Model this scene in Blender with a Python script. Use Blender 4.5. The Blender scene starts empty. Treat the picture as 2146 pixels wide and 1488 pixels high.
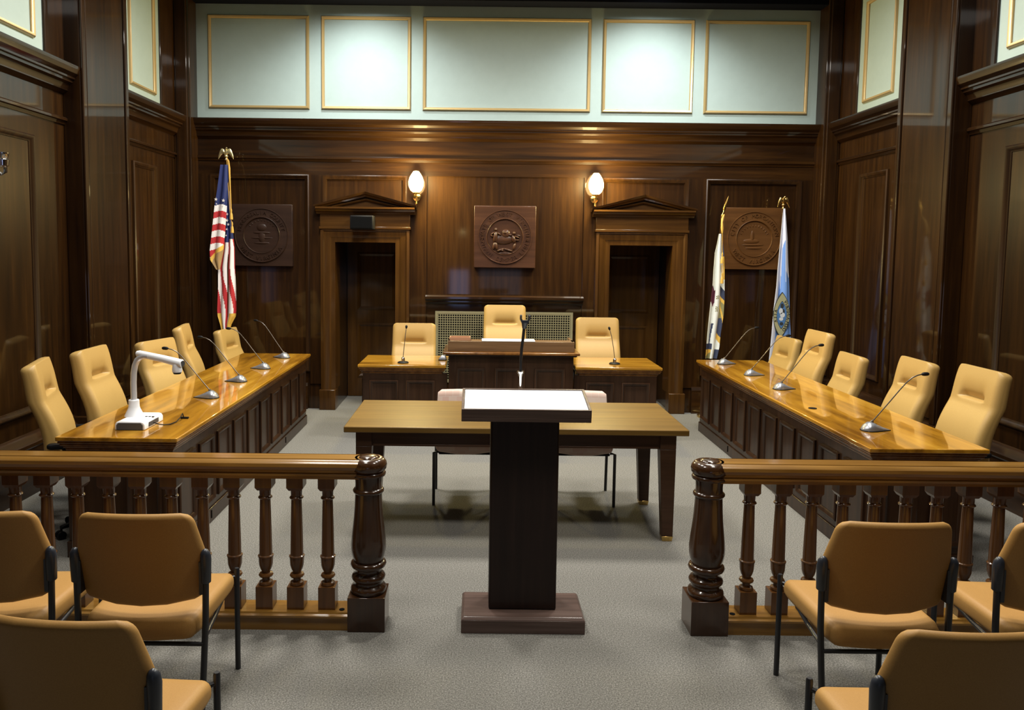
import bpy, bmesh, math, random
from mathutils import Vector, Matrix
random.seed(7)
PI = math.pi
S = bpy.context.scene
COL = S.collection

# ------------------------------------------------------------------ materials
def mat(name, base=(.5, .5, .5), rough=.5, metal=0., coat=0., coat_rough=.08, emit=None, estr=0., spec=.5, trans=0.):
    m = bpy.data.materials.new(name); m.use_nodes = True
    b = m.node_tree.nodes['Principled BSDF']
    b.inputs['Base Color'].default_value = (*base, 1)
    b.inputs['Roughness'].default_value = rough
    b.inputs['Metallic'].default_value = metal
    b.inputs['Coat Weight'].default_value = coat
    b.inputs['Coat Roughness'].default_value = coat_rough
    b.inputs['Specular IOR Level'].default_value = spec
    b.inputs['Transmission Weight'].default_value = trans
    if emit:
        b.inputs['Emission Color'].default_value = (*emit, 1)
        b.inputs['Emission Strength'].default_value = estr
    return m

def ramp(nt, stops):
    r = nt.nodes.new('ShaderNodeValToRGB')
    el = r.color_ramp.elements
    while len(el) < len(stops): el.new(.5)
    for e, (p, c) in zip(el, stops): e.position = p; e.color = (*c, 1)
    return r

def wood(name, dark, mid, light, axis='z', rough=.35, coat=.6, coat_rough=.08, fine=26., stretch=.05, big=1.6, bump=.0, spec=.15):
    m = mat(name, mid, rough, coat=coat, coat_rough=coat_rough, spec=spec)
    nt = m.node_tree; b = nt.nodes['Principled BSDF']; L = nt.links.new
    tc = nt.nodes.new('ShaderNodeTexCoord')
    def mp(s):
        k = nt.nodes.new('ShaderNodeMapping'); v = [s, s, s]; v['xyz'.index(axis)] = s * stretch
        k.inputs['Scale'].default_value = v; L(tc.outputs['Object'], k.inputs['Vector']); return k
    n1 = nt.nodes.new('ShaderNodeTexNoise'); n1.inputs['Scale'].default_value = 1; n1.inputs['Detail'].default_value = 6; n1.inputs['Roughness'].default_value = .6; n1.inputs['Distortion'].default_value = .3
    L(mp(fine).outputs[0], n1.inputs['Vector'])
    n2 = nt.nodes.new('ShaderNodeTexNoise'); n2.inputs['Scale'].default_value = 1; n2.inputs['Detail'].default_value = 3
    k = nt.nodes.new('ShaderNodeMapping'); v = [big] * 3; v['xyz'.index(axis)] = big * .3
    k.inputs['Scale'].default_value = v; L(tc.outputs['Object'], k.inputs['Vector']); L(k.outputs[0], n2.inputs['Vector'])
    mx = nt.nodes.new('ShaderNodeMath'); mx.operation = 'MULTIPLY_ADD'; mx.inputs[1].default_value = .55
    sc = nt.nodes.new('ShaderNodeMath'); sc.operation = 'MULTIPLY'; sc.inputs[1].default_value = .45
    L(n2.outputs['Fac'], sc.inputs[0]); L(n1.outputs['Fac'], mx.inputs[0]); L(sc.outputs[0], mx.inputs[2])
    r = ramp(nt, [(.36, dark), (.5, mid), (.64, light)])
    L(mx.outputs[0], r.inputs['Fac']); L(r.outputs['Color'], b.inputs['Base Color'])
    if bump:
        bp = nt.nodes.new('ShaderNodeBump'); bp.inputs['Strength'].default_value = bump; bp.inputs['Distance'].default_value = .002
        L(n1.outputs['Fac'], bp.inputs['Height']); L(bp.outputs['Normal'], b.inputs['Normal'])
    return m

def speckle(name, a, b_, c, scale, rough=.9, bump=.3, dist=.004, spec=.3, big=0.):
    m = mat(name, b_, rough, spec=spec); nt = m.node_tree; b = nt.nodes['Principled BSDF']; L = nt.links.new
    tc = nt.nodes.new('ShaderNodeTexCoord')
    n = nt.nodes.new('ShaderNodeTexNoise'); n.inputs['Scale'].default_value = scale; n.inputs['Detail'].default_value = 4; n.inputs['Roughness'].default_value = .75
    L(tc.outputs['Object'], n.inputs['Vector'])
    r = ramp(nt, [(.3, a), (.5, b_), (.7, c)]); L(n.outputs['Fac'], r.inputs['Fac'])
    L(r.outputs['Color'], b.inputs['Base Color'])
    bp = nt.nodes.new('ShaderNodeBump'); bp.inputs['Strength'].default_value = bump; bp.inputs['Distance'].default_value = dist
    L(n.outputs['Fac'], bp.inputs['Height']); L(bp.outputs['Normal'], b.inputs['Normal'])
    return m

WD, WM, WL = (.0085, .0029, .0005), (.0197, .0072, .0011), (.037, .0145, .0024)
M = {}
M['wall'] = wood('mahogany_panelling', WD, WM, WL, 'z', .40, .62, .05, fine=22, big=1.1)
M['wallx'] = wood('mahogany_rail_across', WD, WM, WL, 'x', .40, .62, .05, fine=22, big=1.1)
M['wally'] = wood('mahogany_rail_along', WD, WM, WL, 'y', .40, .62, .05, fine=22, big=1.1)
M['moulding'] = wood('mahogany_moulding', WD, WM, WL, 'z', .5, .12, .25, fine=22, big=1.1)
M['benchbox'] = wood('bench_box_walnut', (.10, .054, .024), (.145, .082, .038), (.19, .112, .055), 'x', .45, .25, .2, fine=26)
M['silverlight'] = mat('pale_silver', (.66, .68, .72), .3, .35)
M['trimwood'] = wood('architrave_wood', (.028, .0108, .0017), (.046, .0185, .0030), (.070, .030, .0052), 'z', .4, .4, .09, fine=24)
M['trimwoodx'] = wood('architrave_wood_across', (.028, .0108, .0017), (.046, .0185, .0030), (.070, .030, .0052), 'x', .4, .4, .09, fine=24)
M['plaque'] = wood('plaque_mahogany', (.030, .0125, .0065), (.048, .0200, .0105), (.068, .029, .0145), 'x', .42, .3, .2, fine=18)
M['plaquedark'] = wood('plaque_dark_walnut', (.016, .0075, .0048), (.024, .0115, .0072), (.032, .016, .0098), 'x', .5, .15, .3, fine=18)
M['plaquelight'] = wood('plaque_light_mahogany', (.058, .0235, .006), (.084, .0345, .009), (.11, .047, .013), 'x', .5, .1, .3, fine=18)
M['desk'] = wood('desk_dark_wood', (.016, .0068, .0032), (.029, .0130, .0062), (.044, .0205, .0102), 'z', .4, .3, .14, fine=24)
M['desktop'] = wood('desktop_golden_wood', (.15, .058, .004), (.40, .185, .014), (.62, .34, .04), 'y', .28, 1., .03, fine=9, stretch=.12, big=1.5)
M['desktopx'] = wood('desktop_golden_wood_across', (.19, .082, .007), (.38, .185, .018), (.56, .31, .042), 'x', .28, 1., .04, fine=9, stretch=.12, big=1.5)
M['deskedge'] = wood('desktop_edge_wood', (.05, .018, .004), (.13, .05, .010), (.22, .095, .02), 'z', .3, .8, .06, fine=20, stretch=1)
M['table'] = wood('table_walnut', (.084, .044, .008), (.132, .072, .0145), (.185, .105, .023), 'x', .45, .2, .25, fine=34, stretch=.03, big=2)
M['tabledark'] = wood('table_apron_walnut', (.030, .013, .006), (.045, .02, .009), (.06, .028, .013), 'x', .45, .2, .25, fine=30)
M['rail'] = wood('railing_mahogany', (.12, .054, .009), (.215, .105, .019), (.32, .165, .034), 'x', .34, .8, .14, fine=22)
M['newel'] = wood('newel_mahogany', (.020, .0075, .0025), (.036, .0138, .0045), (.058, .0235, .008), 'z', .3, .8, .08, fine=20)
M['baluster'] = wood('baluster_mahogany', (.055, .0205, .0045), (.092, .036, .0085), (.13, .054, .0135), 'z', .36, .6, .12, fine=22)
M['lectern'] = wood('lectern_dark_wood', (.011, .0055, .0040), (.016, .0080, .0058), (.023, .0115, .0082), 'z', .45, .2, .2, fine=30)
M['lecternx'] = wood('lectern_dark_wood_across', (.055, .033, .026), (.09, .057, .046), (.135, .09, .076), 'x', .42, .35, .2, fine=34, stretch=.03)
M['vinyl'] = speckle('tan_vinyl', (.39, .243, .074), (.42, .266, .083), (.45, .288, .092), 260, .42, .06, .001, .45)
M['vinylo'] = speckle('ochre_vinyl', (.335, .180, .052), (.37, .202, .060), (.405, .225, .070), 260, .5, .10, .001, .25)
M['carpet'] = speckle('grey_loop_carpet', (.050, .047, .041), (.152, .146, .131), (.31, .30, .275), 140, .95, .5, .006, .15)
M['frieze'] = speckle('sage_painted_plaster', (.355, .435, .405), (.365, .447, .417), (.375, .459, .429), 8, .6, .02, .001, .3)
M['gold'] = mat('gilded_moulding', (.46, .32, .135), .4, .35, coat=.2)
M['ceil'] = mat('ceiling_grey', (.22, .22, .21), .8)
M['beam'] = mat('ceiling_beam_paint', (.0035, .004, .009), .8, spec=.1)
M['black'] = mat('black_plastic', (.007, .007, .008), .5, spec=.15)
M['blacksoft'] = mat('blue_black_plastic', (.022, .026, .036), .35)
M['blackmetal'] = mat('black_enamel', (.010, .010, .012), .35)
M['silver'] = mat('silver_plastic', (.30, .31, .34), .32, .6)
M['chrome'] = mat('chrome', (.75, .75, .76), .12, 1.)
M['stem'] = mat('gooseneck_metal', (.10, .085, .07), .35, .7)
M['brass'] = mat('brass', (.62, .42, .14), .25, 1.)
M['brasslight'] = mat('pale_brass', (.80, .70, .38), .28, .9)
M['white'] = mat('white_plastic', (.80, .81, .84), .3)
M['paper'] = mat('white_paper', (.86, .87, .88), .6)
M['grillemetal'] = mat('olive_brass_grille', (.30, .27, .15), .45, .25)
M['dark'] = mat('dark_void', (.005, .005, .005), .9, spec=.05)
M['greyplate'] = mat('grey_faceplate', (.07, .075, .085), .4)
M['cord'] = mat('gold_cord', (.52, .30, .05), .55)
M['fringe'] = mat('gold_fringe', (.62, .38, .06), .7)
M['blue'] = mat('flag_navy', (.012, .022, .11), .8)
M['red'] = mat('flag_red', (.42, .018, .022), .8)
M['wht'] = mat('flag_white', (.74, .70, .68), .8)
M['underside'] = mat('flag_lining_tan', (.30, .19, .08), .8)
M['slate'] = mat('flag_slate_blue', (.032, .042, .085), .8)
M['offwhite'] = mat('flag_off_white', (.72, .75, .70), .8)
M['maroon'] = mat('flag_maroon', (.10, .012, .035), .8)
M['olive'] = mat('flag_olive_and_shade', (.22, .20, .08), .8)
M['pale'] = mat('flag_pale_blue', (.74, .77, .88), .75)
M['sky'] = mat('flag_sky_blue', (.17, .33, .72), .75)
M['khaki'] = mat('seal_khaki', (.34, .33, .18), .8)
M['ink'] = mat('seal_ink', (.02, .025, .03), .8)
M['sealblue'] = mat('seal_blue', (.06, .16, .36), .8)
M['sealwhite'] = mat('seal_cloud', (.55, .58, .6), .8)
M['wax'] = mat('brown_box', (.36, .18, .10), .5)
M['bulb'] = mat('lit_globe', (1, .9, .7), .4, emit=(1., .68, .26), estr=30)
M['winlight'] = mat('daylight_glass', (.4, .5, .8), .3, emit=(.42, .55, 1.), estr=3.6)
M['winlightdim'] = mat('dim_daylight_glass', (.3, .35, .5), .3, emit=(.6, .62, .8), estr=1.)

def checks():
    m = mat('rose_check_upholstery', (.5, .36, .3), .85); nt = m.node_tree; b = nt.nodes['Principled BSDF']; L = nt.links.new
    tc = nt.nodes.new('ShaderNodeTexCoord')
    k = nt.nodes.new('ShaderNodeTexBrick'); k.inputs['Scale'].default_value = 9
    k.inputs['Color1'].default_value = (.58, .47, .40, 1); k.inputs['Color2'].default_value = (.52, .36, .30, 1); k.inputs['Mortar'].default_value = (.56, .48, .42, 1)
    k.inputs['Mortar Size'].default_value = .012; k.inputs['Row Height'].default_value = .42; k.inputs['Brick Width'].default_value = .5
    mp = nt.nodes.new('ShaderNodeMapping'); mp.inputs['Rotation'].default_value = (PI / 2, 0, 0)
    L(tc.outputs['Object'], mp.inputs['Vector']); L(mp.outputs[0], k.inputs['Vector']); L(k.outputs['Color'], b.inputs['Base Color'])
    return m
M['check'] = checks()

# ------------------------------------------------------------------ mesh builder
class MB:
    def __init__(s): s.v = []; s.f = []; s.mi = []; s.cur = 0
    def add(s, vs, fs, mi=None):
        o = len(s.v); s.v += [Vector(p) for p in vs]
        for f in fs: s.f.append([o + i for i in f]); s.mi.append(s.cur if mi is None else mi)
        return s
    def box(s, x0, x1, y0, y1, z0, z1):
        vs = [(x, y, z) for x in (x0, x1) for y in (y0, y1) for z in (z0, z1)]
        return s.add(vs, [(0, 1, 3, 2), (4, 6, 7, 5), (0, 4, 5, 1), (2, 3, 7, 6), (0, 2, 6, 4), (1, 5, 7, 3)])
    def taper(s, c0, hx0, hy0, c1, hx1, hy1):
        vs = [(c[0] + a * hx, c[1] + b * hy, c[2]) for c, hx, hy in ((c0, hx0, hy0), (c1, hx1, hy1)) for a, b in ((-1, -1), (1, -1), (1, 1), (-1, 1))]
        return s.add(vs, [(3, 2, 1, 0), (4, 5, 6, 7)] + [(i, (i + 1) % 4, 4 + (i + 1) % 4, 4 + i) for i in range(4)])
    def loft(s, rings, cap0=True, cap1=True, closed=True):
        n = len(rings[0]); vs = [p for r in rings for p in r]; fs = []
        for a in range(len(rings) - 1):
            for i in range(n if closed else n - 1):
                j = (i + 1) % n
                fs.append((a * n + i, a * n + j, (a + 1) * n + j, (a + 1) * n + i))
        if cap0: fs.append(tuple(reversed(range(n))))
        if cap1: fs.append(tuple((len(rings) - 1) * n + i for i in range(n)))
        return s.add(vs, fs)
    def lathe(s, prof, c=(0, 0, 0), seg=24, axis='z'):
        rings = []
        for z, r in prof:
            ring = []
            for i in range(seg):
                a = 2 * PI * i / seg; x, y = r * math.cos(a), r * math.sin(a)
                p = (x, y, z) if axis == 'z' else ((z, x, y) if axis == 'x' else (y, z, x))
                ring.append((c[0] + p[0], c[1] + p[1], c[2] + p[2]))
            rings.append(ring)
        return s.loft(rings)
    def tube(s, pts, r, seg=10, rs=None):
        pts = [Vector(p) for p in pts]; rings = []; prev = None
        for i, p in enumerate(pts):
            t = (pts[min(i + 1, len(pts) - 1)] - pts[max(i - 1, 0)]).normalized()
            if prev is None:
                u = t.orthogonal().normalized()
            else:
                u = (prev - t * prev.dot(t)).normalized()
            prev = u; w = t.cross(u); rr = rs[i] if rs else r
            rings.append([p + (u * math.cos(2 * PI * k / seg) + w * math.sin(2 * PI * k / seg)) * rr for k in range(seg)])
        return s.loft(rings)
    def frame(s, O, U, V, N, u0, u1, v0, v1, prof, open_bottom=False):
        """mitred frame: prof = closed list of (inset, height)"""
        O, U, V, N = Vector(O), Vector(U), Vector(V), Vector(N); rings = []
        for k in range(4):
            ring = []
            for d, h in prof:
                db = 0 if open_bottom else d
                uu, vv = ((u0 + d, v0 + db), (u0 + d, v1 - d), (u1 - d, v1 - d), (u1 - d, v0 + db))[k]
                ring.append(O + U * uu + V * vv + N * h)
            rings.append(ring)
        if open_bottom: return s.loft(rings)
        return s.loft(rings + [rings[0]], False, False)
    def sweep(s, p0, p1, N, prof):
        """straight moulding from p0 to p1, prof = closed list of (out, z) measured from the line"""
        p0, p1, N = Vector(p0), Vector(p1), Vector(N)
        return s.loft([[p + N * o + Vector((0, 0, z)) for o, z in prof] for p in (p0, p1)])
    def build(s, name, m, parent=None, bevel=0., angle=35, seg=2, smooth=True, local=False, sub=0):
        me = bpy.data.meshes.new(name)
        inv = Matrix.Identity(4)
        if parent is not None and not local: inv = world(parent).inverted()
        me.from_pydata([inv @ p for p in s.v], [], s.f)
        ms = m if isinstance(m, (list, tuple)) else [m]
        for k in ms: me.materials.append(k)
        if len(ms) > 1:
            for p, i in zip(me.polygons, s.mi): p.material_index = i
        b = bmesh.new(); b.from_mesh(me)
        bmesh.ops.recalc_face_normals(b, faces=b.faces); b.to_mesh(me); b.free()
        o = bpy.data.objects.new(name, me); COL.objects.link(o)
        if parent is not None: o.parent = parent
        if smooth:
            me.polygons.foreach_set('use_smooth', [True] * len(me.polygons)); me.set_sharp_from_angle(angle=math.radians(angle))
        if bevel:
            d = o.modifiers.new('edges', 'BEVEL'); d.width = bevel; d.segments = seg; d.limit_method = 'ANGLE'; d.angle_limit = math.radians(40)
        if sub:
            d = o.modifiers.new('smooth', 'SUBSURF'); d.levels = sub; d.render_levels = sub
        return o

def world(o):
    m = Matrix.LocRotScale(o.location, o.rotation_euler, None)
    return world(o.parent) @ m if o.parent else m
def tag(o, label, cat, group=None, kind=None):
    o['label'] = label; o['category'] = cat
    if group: o['group'] = group
    if kind: o['kind'] = kind
    return o
def thing(name, label, cat, loc=(0, 0, 0), rz=0., group=None):
    o = bpy.data.objects.new(name, None); COL.objects.link(o)
    o.location = loc; o.rotation_euler = (0, 0, rz); o.empty_display_size = .1
    return tag(o, label, cat, group)
def struct(o, label, cat): return tag(o, label, cat, None, 'structure')
def dup(root, loc, rz, label, group=None):
    def cp(o, par):
        c = o.copy(); COL.objects.link(c)
        if par is not None: c.parent = par
        for ch in o.children: cp(ch, c)
        return c
    r = cp(root, None); r.location = loc; r.rotation_euler = (0, 0, rz); r['label'] = label
    if group: r['group'] = group
    return r
def rrect(hx, hy, r, nx=1, ny=1, nc=4):
    """rounded rectangle, counter-clockwise from front-left (y = +hy is the front)"""
    r = min(r, hx * .98, hy * .98); pts = []
    def edge(a, b, n): return [(a[0] + (b[0] - a[0]) * i / n, a[1] + (b[1] - a[1]) * i / n) for i in range(n)]
    def arc(cx, cy, a0): return [(cx + r * math.cos(a0 + PI / 2 * i / nc), cy + r * math.sin(a0 + PI / 2 * i / nc)) for i in range(nc)]
    pts += edge((hx - r, hy), (-hx + r, hy), nx) + arc(-hx + r, hy - r, PI / 2)
    pts += edge((-hx, hy - r), (-hx, -hy + r), ny) + arc(-hx + r, -hy + r, PI)
    pts += edge((-hx + r, -hy), (hx - r, -hy), max(1, nx // 3)) + arc(hx - r, -hy + r, -PI / 2)
    pts += edge((hx, -hy + r), (hx, hy - r), ny) + arc(hx - r, hy - r, 0)
    return pts
def smooth01(t): t = max(0., min(1., t)); return t * t * (3 - 2 * t)
_gl = {}
def glyph(ch, depth):
    if (ch, depth) not in _gl:
        c = bpy.data.curves.new('g', 'FONT'); c.body = ch; c.size = 1; c.extrude = depth; c.align_x = 'CENTER'; c.resolution_u = 3
        o = bpy.data.objects.new('g', c); COL.objects.link(o)
        e = o.evaluated_get(bpy.context.evaluated_depsgraph_get()); me = e.to_mesh()
        _gl[ch, depth] = ([tuple(v.co) for v in me.vertices], [tuple(p.vertices) for p in me.polygons])
        e.to_mesh_clear(); bpy.data.objects.remove(o); bpy.data.curves.remove(c)
    return _gl[ch, depth]
def put_glyph(mb, ch, size, fn, depth=.1):
    vs, fs = glyph(ch, depth)
    mb.add([fn(x * size, y * size, z * size) for x, y, z in vs], fs)

XL, XR, YB, YR, CX = -3.43, 4.055, 9.21, -5.0, .3125     # room shell
ZF, ZT, ZC = 3.35, 4.655, 5.0                            # frieze bottom / top, ceiling
def mx(x): return 2 * CX - x                             # mirror about the room's axis

# ------------------------------------------------------------------ shell
f = MB().box(XL - .3, XR + .3, YR - .3, YB + 1.1, -.1, 0).build('floor', M['carpet'], smooth=False)
struct(f, 'grey speckled carpet covering the whole chamber floor', 'floor')
c = MB().box(XL - .3, XR + .3, YR - .3, YB + .6, ZC, ZC + .1).build('ceiling', M['ceil'], smooth=False)
struct(c, 'plain grey ceiling high above the chamber', 'ceiling')
DOORS = ((-1.661, -.91), (1.535, 2.313)); DH = 2.027
w = MB()
xs = [XL - .3, DOORS[0][0], DOORS[0][1], DOORS[1][0], DOORS[1][1], XR + .3]
for a, b in ((0, 1), (2, 3), (4, 5)): w.box(xs[a], xs[b], YB + .02, YB + .95, 0, ZF)
for a, b in DOORS: w.box(a, b, YB + .02, YB + .95, DH, ZF)
wb = w.build('wall_back', M['wall'], smooth=False); struct(wb, 'dark mahogany panelled end wall behind the judge bench', 'wall')
MB().box(XL - .3, XR + .3, YB, YB + .95, ZF, ZC).build('frieze', M['frieze'], wb, smooth=False)['label'] = 'pale sage painted band'
st = MB()
panels_b = [(-3.11, -1.962), (-1.81, -.83), (-.60, 1.225), (1.43, 2.44), (2.633, 3.737)]
xs = [XL] + [v for p in panels_b for v in p] + [XR]
for i in range(0, len(xs), 2):
    a, b = xs[i], xs[i + 1]
    st.box(a, b, YB, YB + .021, .30, 2.745)
st.build('stile', M['wall'], wb, smooth=False)
MB().box(XL, XR, YB, YB + .021, 2.745, ZF).build('rail', M['wallx'], wb, smooth=False)
PM = [(0, 0), (0, .022), (.012, .030), (.024, .026), (.034, .012), (.05, .006), (.052, -.02), (0, -.02)]
for i, (a, b) in enumerate(panels_b):
    if i == 2: continue
    z0 = .45 if i in (0, 4) else 2.2
    MB().frame((0, YB, 0), (1, 0, 0), (0, 0, 1), (0, -1, 0), a, b, z0, 2.745, PM).build('panel_moulding', M['moulding'], wb, angle=50)
CROWN = [(0, 0), (.15, 0), (.15, -.015), (.135, -.06), (.105, -.085), (.105, -.10), (.085, -.105), (.085, -.125), (.06, -.14), (.045, -.175), (.045, -.19), (.02, -.205), (0, -.22)]
BEAD = [(0, 0), (.02, 0), (.035, -.012), (.035, -.03), (.018, -.036), (.012, -.06), (0, -.06)]
PEND = [(0, 0)]
n_trim = [0]
def trim(mb, m, label, cat='moulding', **k):
    n_trim[0] += 1
    return struct(mb.build(f'trim_{n_trim[0]}', m, **k), label, cat)
trim(MB().sweep((XL, YB, ZF + .01), (XR, YB, ZF + .01), (0, -1, 0), CROWN).sweep((XL, YB, 2.955), (XR, YB, 2.955), (0, -1, 0), BEAD),
     M['wallx'], 'stepped dark wood cornice under the pale band on the end wall', 'cornice', angle=25)
BASE_B = [(0, 0), (.035, 0), (.035, .23), (.028, .25), (.03, .275), (.015, .31), (0, .315)]
bs = MB()
for a, b in ((XL, -1.99), (-.70, 1.32), (2.54, XR)): bs.sweep((a, YB, 0), (b, YB, 0), (0, -1, 0), BASE_B)
struct(bs.build('baseboard_back', M['wallx'], angle=25), 'dark wood skirting along the end wall', 'baseboard')

# side walls with frieze, panels, cornice, skirting, pilasters
BASE_S = [(0, 0), (.05, 0), (.05, .36), (.062, .375), (.062, .40), (.05, .41), (.03, .45), (.012, .465), (0, .47)]
GOLD = [(0, 0), (0, .012), (.012, .028), (.030, .022), (.038, .008), (.038, 0)]
for side, X, sg in (('left', XL, 1), ('right', XR, -1)):
    N = (sg, 0, 0)
    w = MB().box(min(X, X - sg * .3), max(X, X - sg * .3), YR, YB + .02, 0, ZF)
    wl = w.build('wall_' + side, M['wally' if False else 'wall'], smooth=False)
    struct(wl, f'dark mahogany panelled wall on the {side} side of the chamber', 'wall')
    MB().box(min(X, X - sg * .3), max(X, X - sg * .3), YR, YB, ZF, ZC).build('frieze', M['frieze'], wl, smooth=False)['label'] = 'pale sage painted band'
    for a, b in ((.2, 2.6), (3.1, 6.12), (7.86, 8.44)):
        MB().frame((X, 0, 0), (0, 1, 0), (0, 0, 1), N, a, b, .62, 2.745, [(d, h + .0) for d, h in PM[:-2]] + [(.052, 0), (0, 0)]).build('panel_moulding', M['moulding'], wl, angle=50)
    trim(MB().sweep((X, YR, ZF + .01), (X, YB, ZF + .01), N, CROWN).sweep((X, YR, 2.955), (X, YB, 2.955), N, BEAD), M['wally'],
         f'stepped dark wood cornice on the {side} side wall', 'cornice', angle=25)
    struct(MB().sweep((X, YR, 0), (X, YB, 0), N, BASE_S).build('baseboard_' + side, M['wally'], angle=25), f'tall dark wood skirting along the {side} side wall', 'baseboard')
    def xb(a, b): return (min(a, b), max(a, b))
    p = MB()
    p.box(*xb(X, X + sg * .02), 6.32, 7.73, ZF + .01, ZC)
    p.box(*xb(X, X + sg * .15), 6.60, 7.45, 0, ZC)
    p.box(*xb(X, X + sg * .163), 6.68, 7.37, .5, ZC)
    p.box(*xb(X, X + sg * .185), 6.56, 7.49, 0, .46)
    p.sweep((X + sg * .15, 6.60, 0), (X + sg * .15, 6.66, 0), N, [(0, .46), (.022, .46), (.022, ZC), (0, ZC)])
    p.sweep((X + sg * .15, 7.39, 0), (X + sg * .15, 7.45, 0), N, [(0, .46), (.022, .46), (.022, ZC), (0, ZC)])
    trim(p, M['wall'], f'broad polished pilaster standing out from the {side} side wall', 'pilaster', bevel=.008, smooth=False)
    p = MB()
    p.box(*xb(X, X + sg * .02), 8.60, YB, ZF + .01, ZC)
    p.box(*xb(X, X + sg * .19), 8.98, YB, 0, ZC)
    p.box(*xb(X + sg * .03, X + sg * .16), 8.962, YB, .5, ZC)
    p.box(*xb(X, X + sg * .215), 8.95, YB, 0, .46)
    trim(p, M['wall'], f'narrow dark wood pilaster filling the {side} back corner', 'pilaster', bevel=.008, smooth=False)
    for a, b, t in ((3.0, 6.19, 'long'), (7.86, 8.47, 'narrow')):
        trim(MB().frame((X, 0, 0), (0, 1, 0), (0, 0, 1), N, a, b, 3.487, 4.535, GOLD), M['gold'],
             f'{t} gilded rectangle moulding on the {side} wall pale band', 'frame moulding', angle=50)
for (a, b), t in zip(((-3.108, -1.952), (-1.815, -.789), (-.653, 1.268), (1.401, 2.442), (2.569, 3.758)),
                     ('far left', 'left of centre', 'widest central', 'right of centre', 'far right')):
    trim(MB().frame((0, YB, 0), (1, 0, 0), (0, 0, 1), (0, -1, 0), a, b, 3.487, 4.535, GOLD), M['gold'],
         f'{t} gilded rectangle moulding on the end wall pale band', 'frame moulding', angle=50)
trim(MB().box(XL, XR, YB - .22, YB, ZT, ZC).box(XL, XR, YB - .26, YB, ZT + .09, ZC), M['beam'], 'dark beam where the end wall meets the ceiling', 'beam', bevel=.006)
wr = MB()
WN = ((-.88, -.22, .15, 1.32, 'winlight'), (.0, 1.35, .15, 1.32, 'winlightdim'))
wr.box(XL, XR, YR - .2, YR, 0, .15).box(XL, XR, YR - .2, YR, 1.32, ZF).box(XL, -.88, YR - .2, YR, .15, 1.32).box(-.22, 0, YR - .2, YR, .15, 1.32).box(1.35, XR, YR - .2, YR, .15, 1.32)
wrr = wr.build('wall_rear', M['wall'], smooth=False); struct(wrr, 'dark panelled wall behind the public seating', 'wall')
MB().box(XL, XR, YR - .2, YR, ZF, ZC).build('frieze', M['frieze'], wrr, smooth=False)
for i, (a, b, c_, d, m) in enumerate(WN):
    wn = MB().box(a, b, YR - .12, YR - .10, c_, d).build(f'window_{i+1}', M[m], smooth=False)
    struct(wn, 'low glazed opening letting cool daylight in, ' + ('brighter of the two' if i == 0 else 'dimmer of the two'), 'window')
    MB().frame((0, YR - .1, 0), (1, 0, 0), (0, 0, 1), (0, 1, 0), a, b, c_, d, [(0, 0), (0, .08), (.05, .08), (.05, 0)]).build('window_frame', M['wall'], wn)

# shelf ledge over the lower centre panel
LEDGE = [(0, 0), (0, .11), (.11, .11), (.14, .095), (.14, .07), (.12, .05), (.10, .045), (.10, .03), (.085, .025), (.07, .005), (.03, 0)]
lg = MB().sweep((-.60, YB, 1.262), (1.226, YB, 1.262), (0, -1, 0), LEDGE)
lg.box(-.58, 1.206, YB - .03, YB + .03, .0, 1.265)
trim(lg, M['wallx'], 'polished moulded ledge on the wall above the grille', 'ledge', angle=25)

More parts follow.
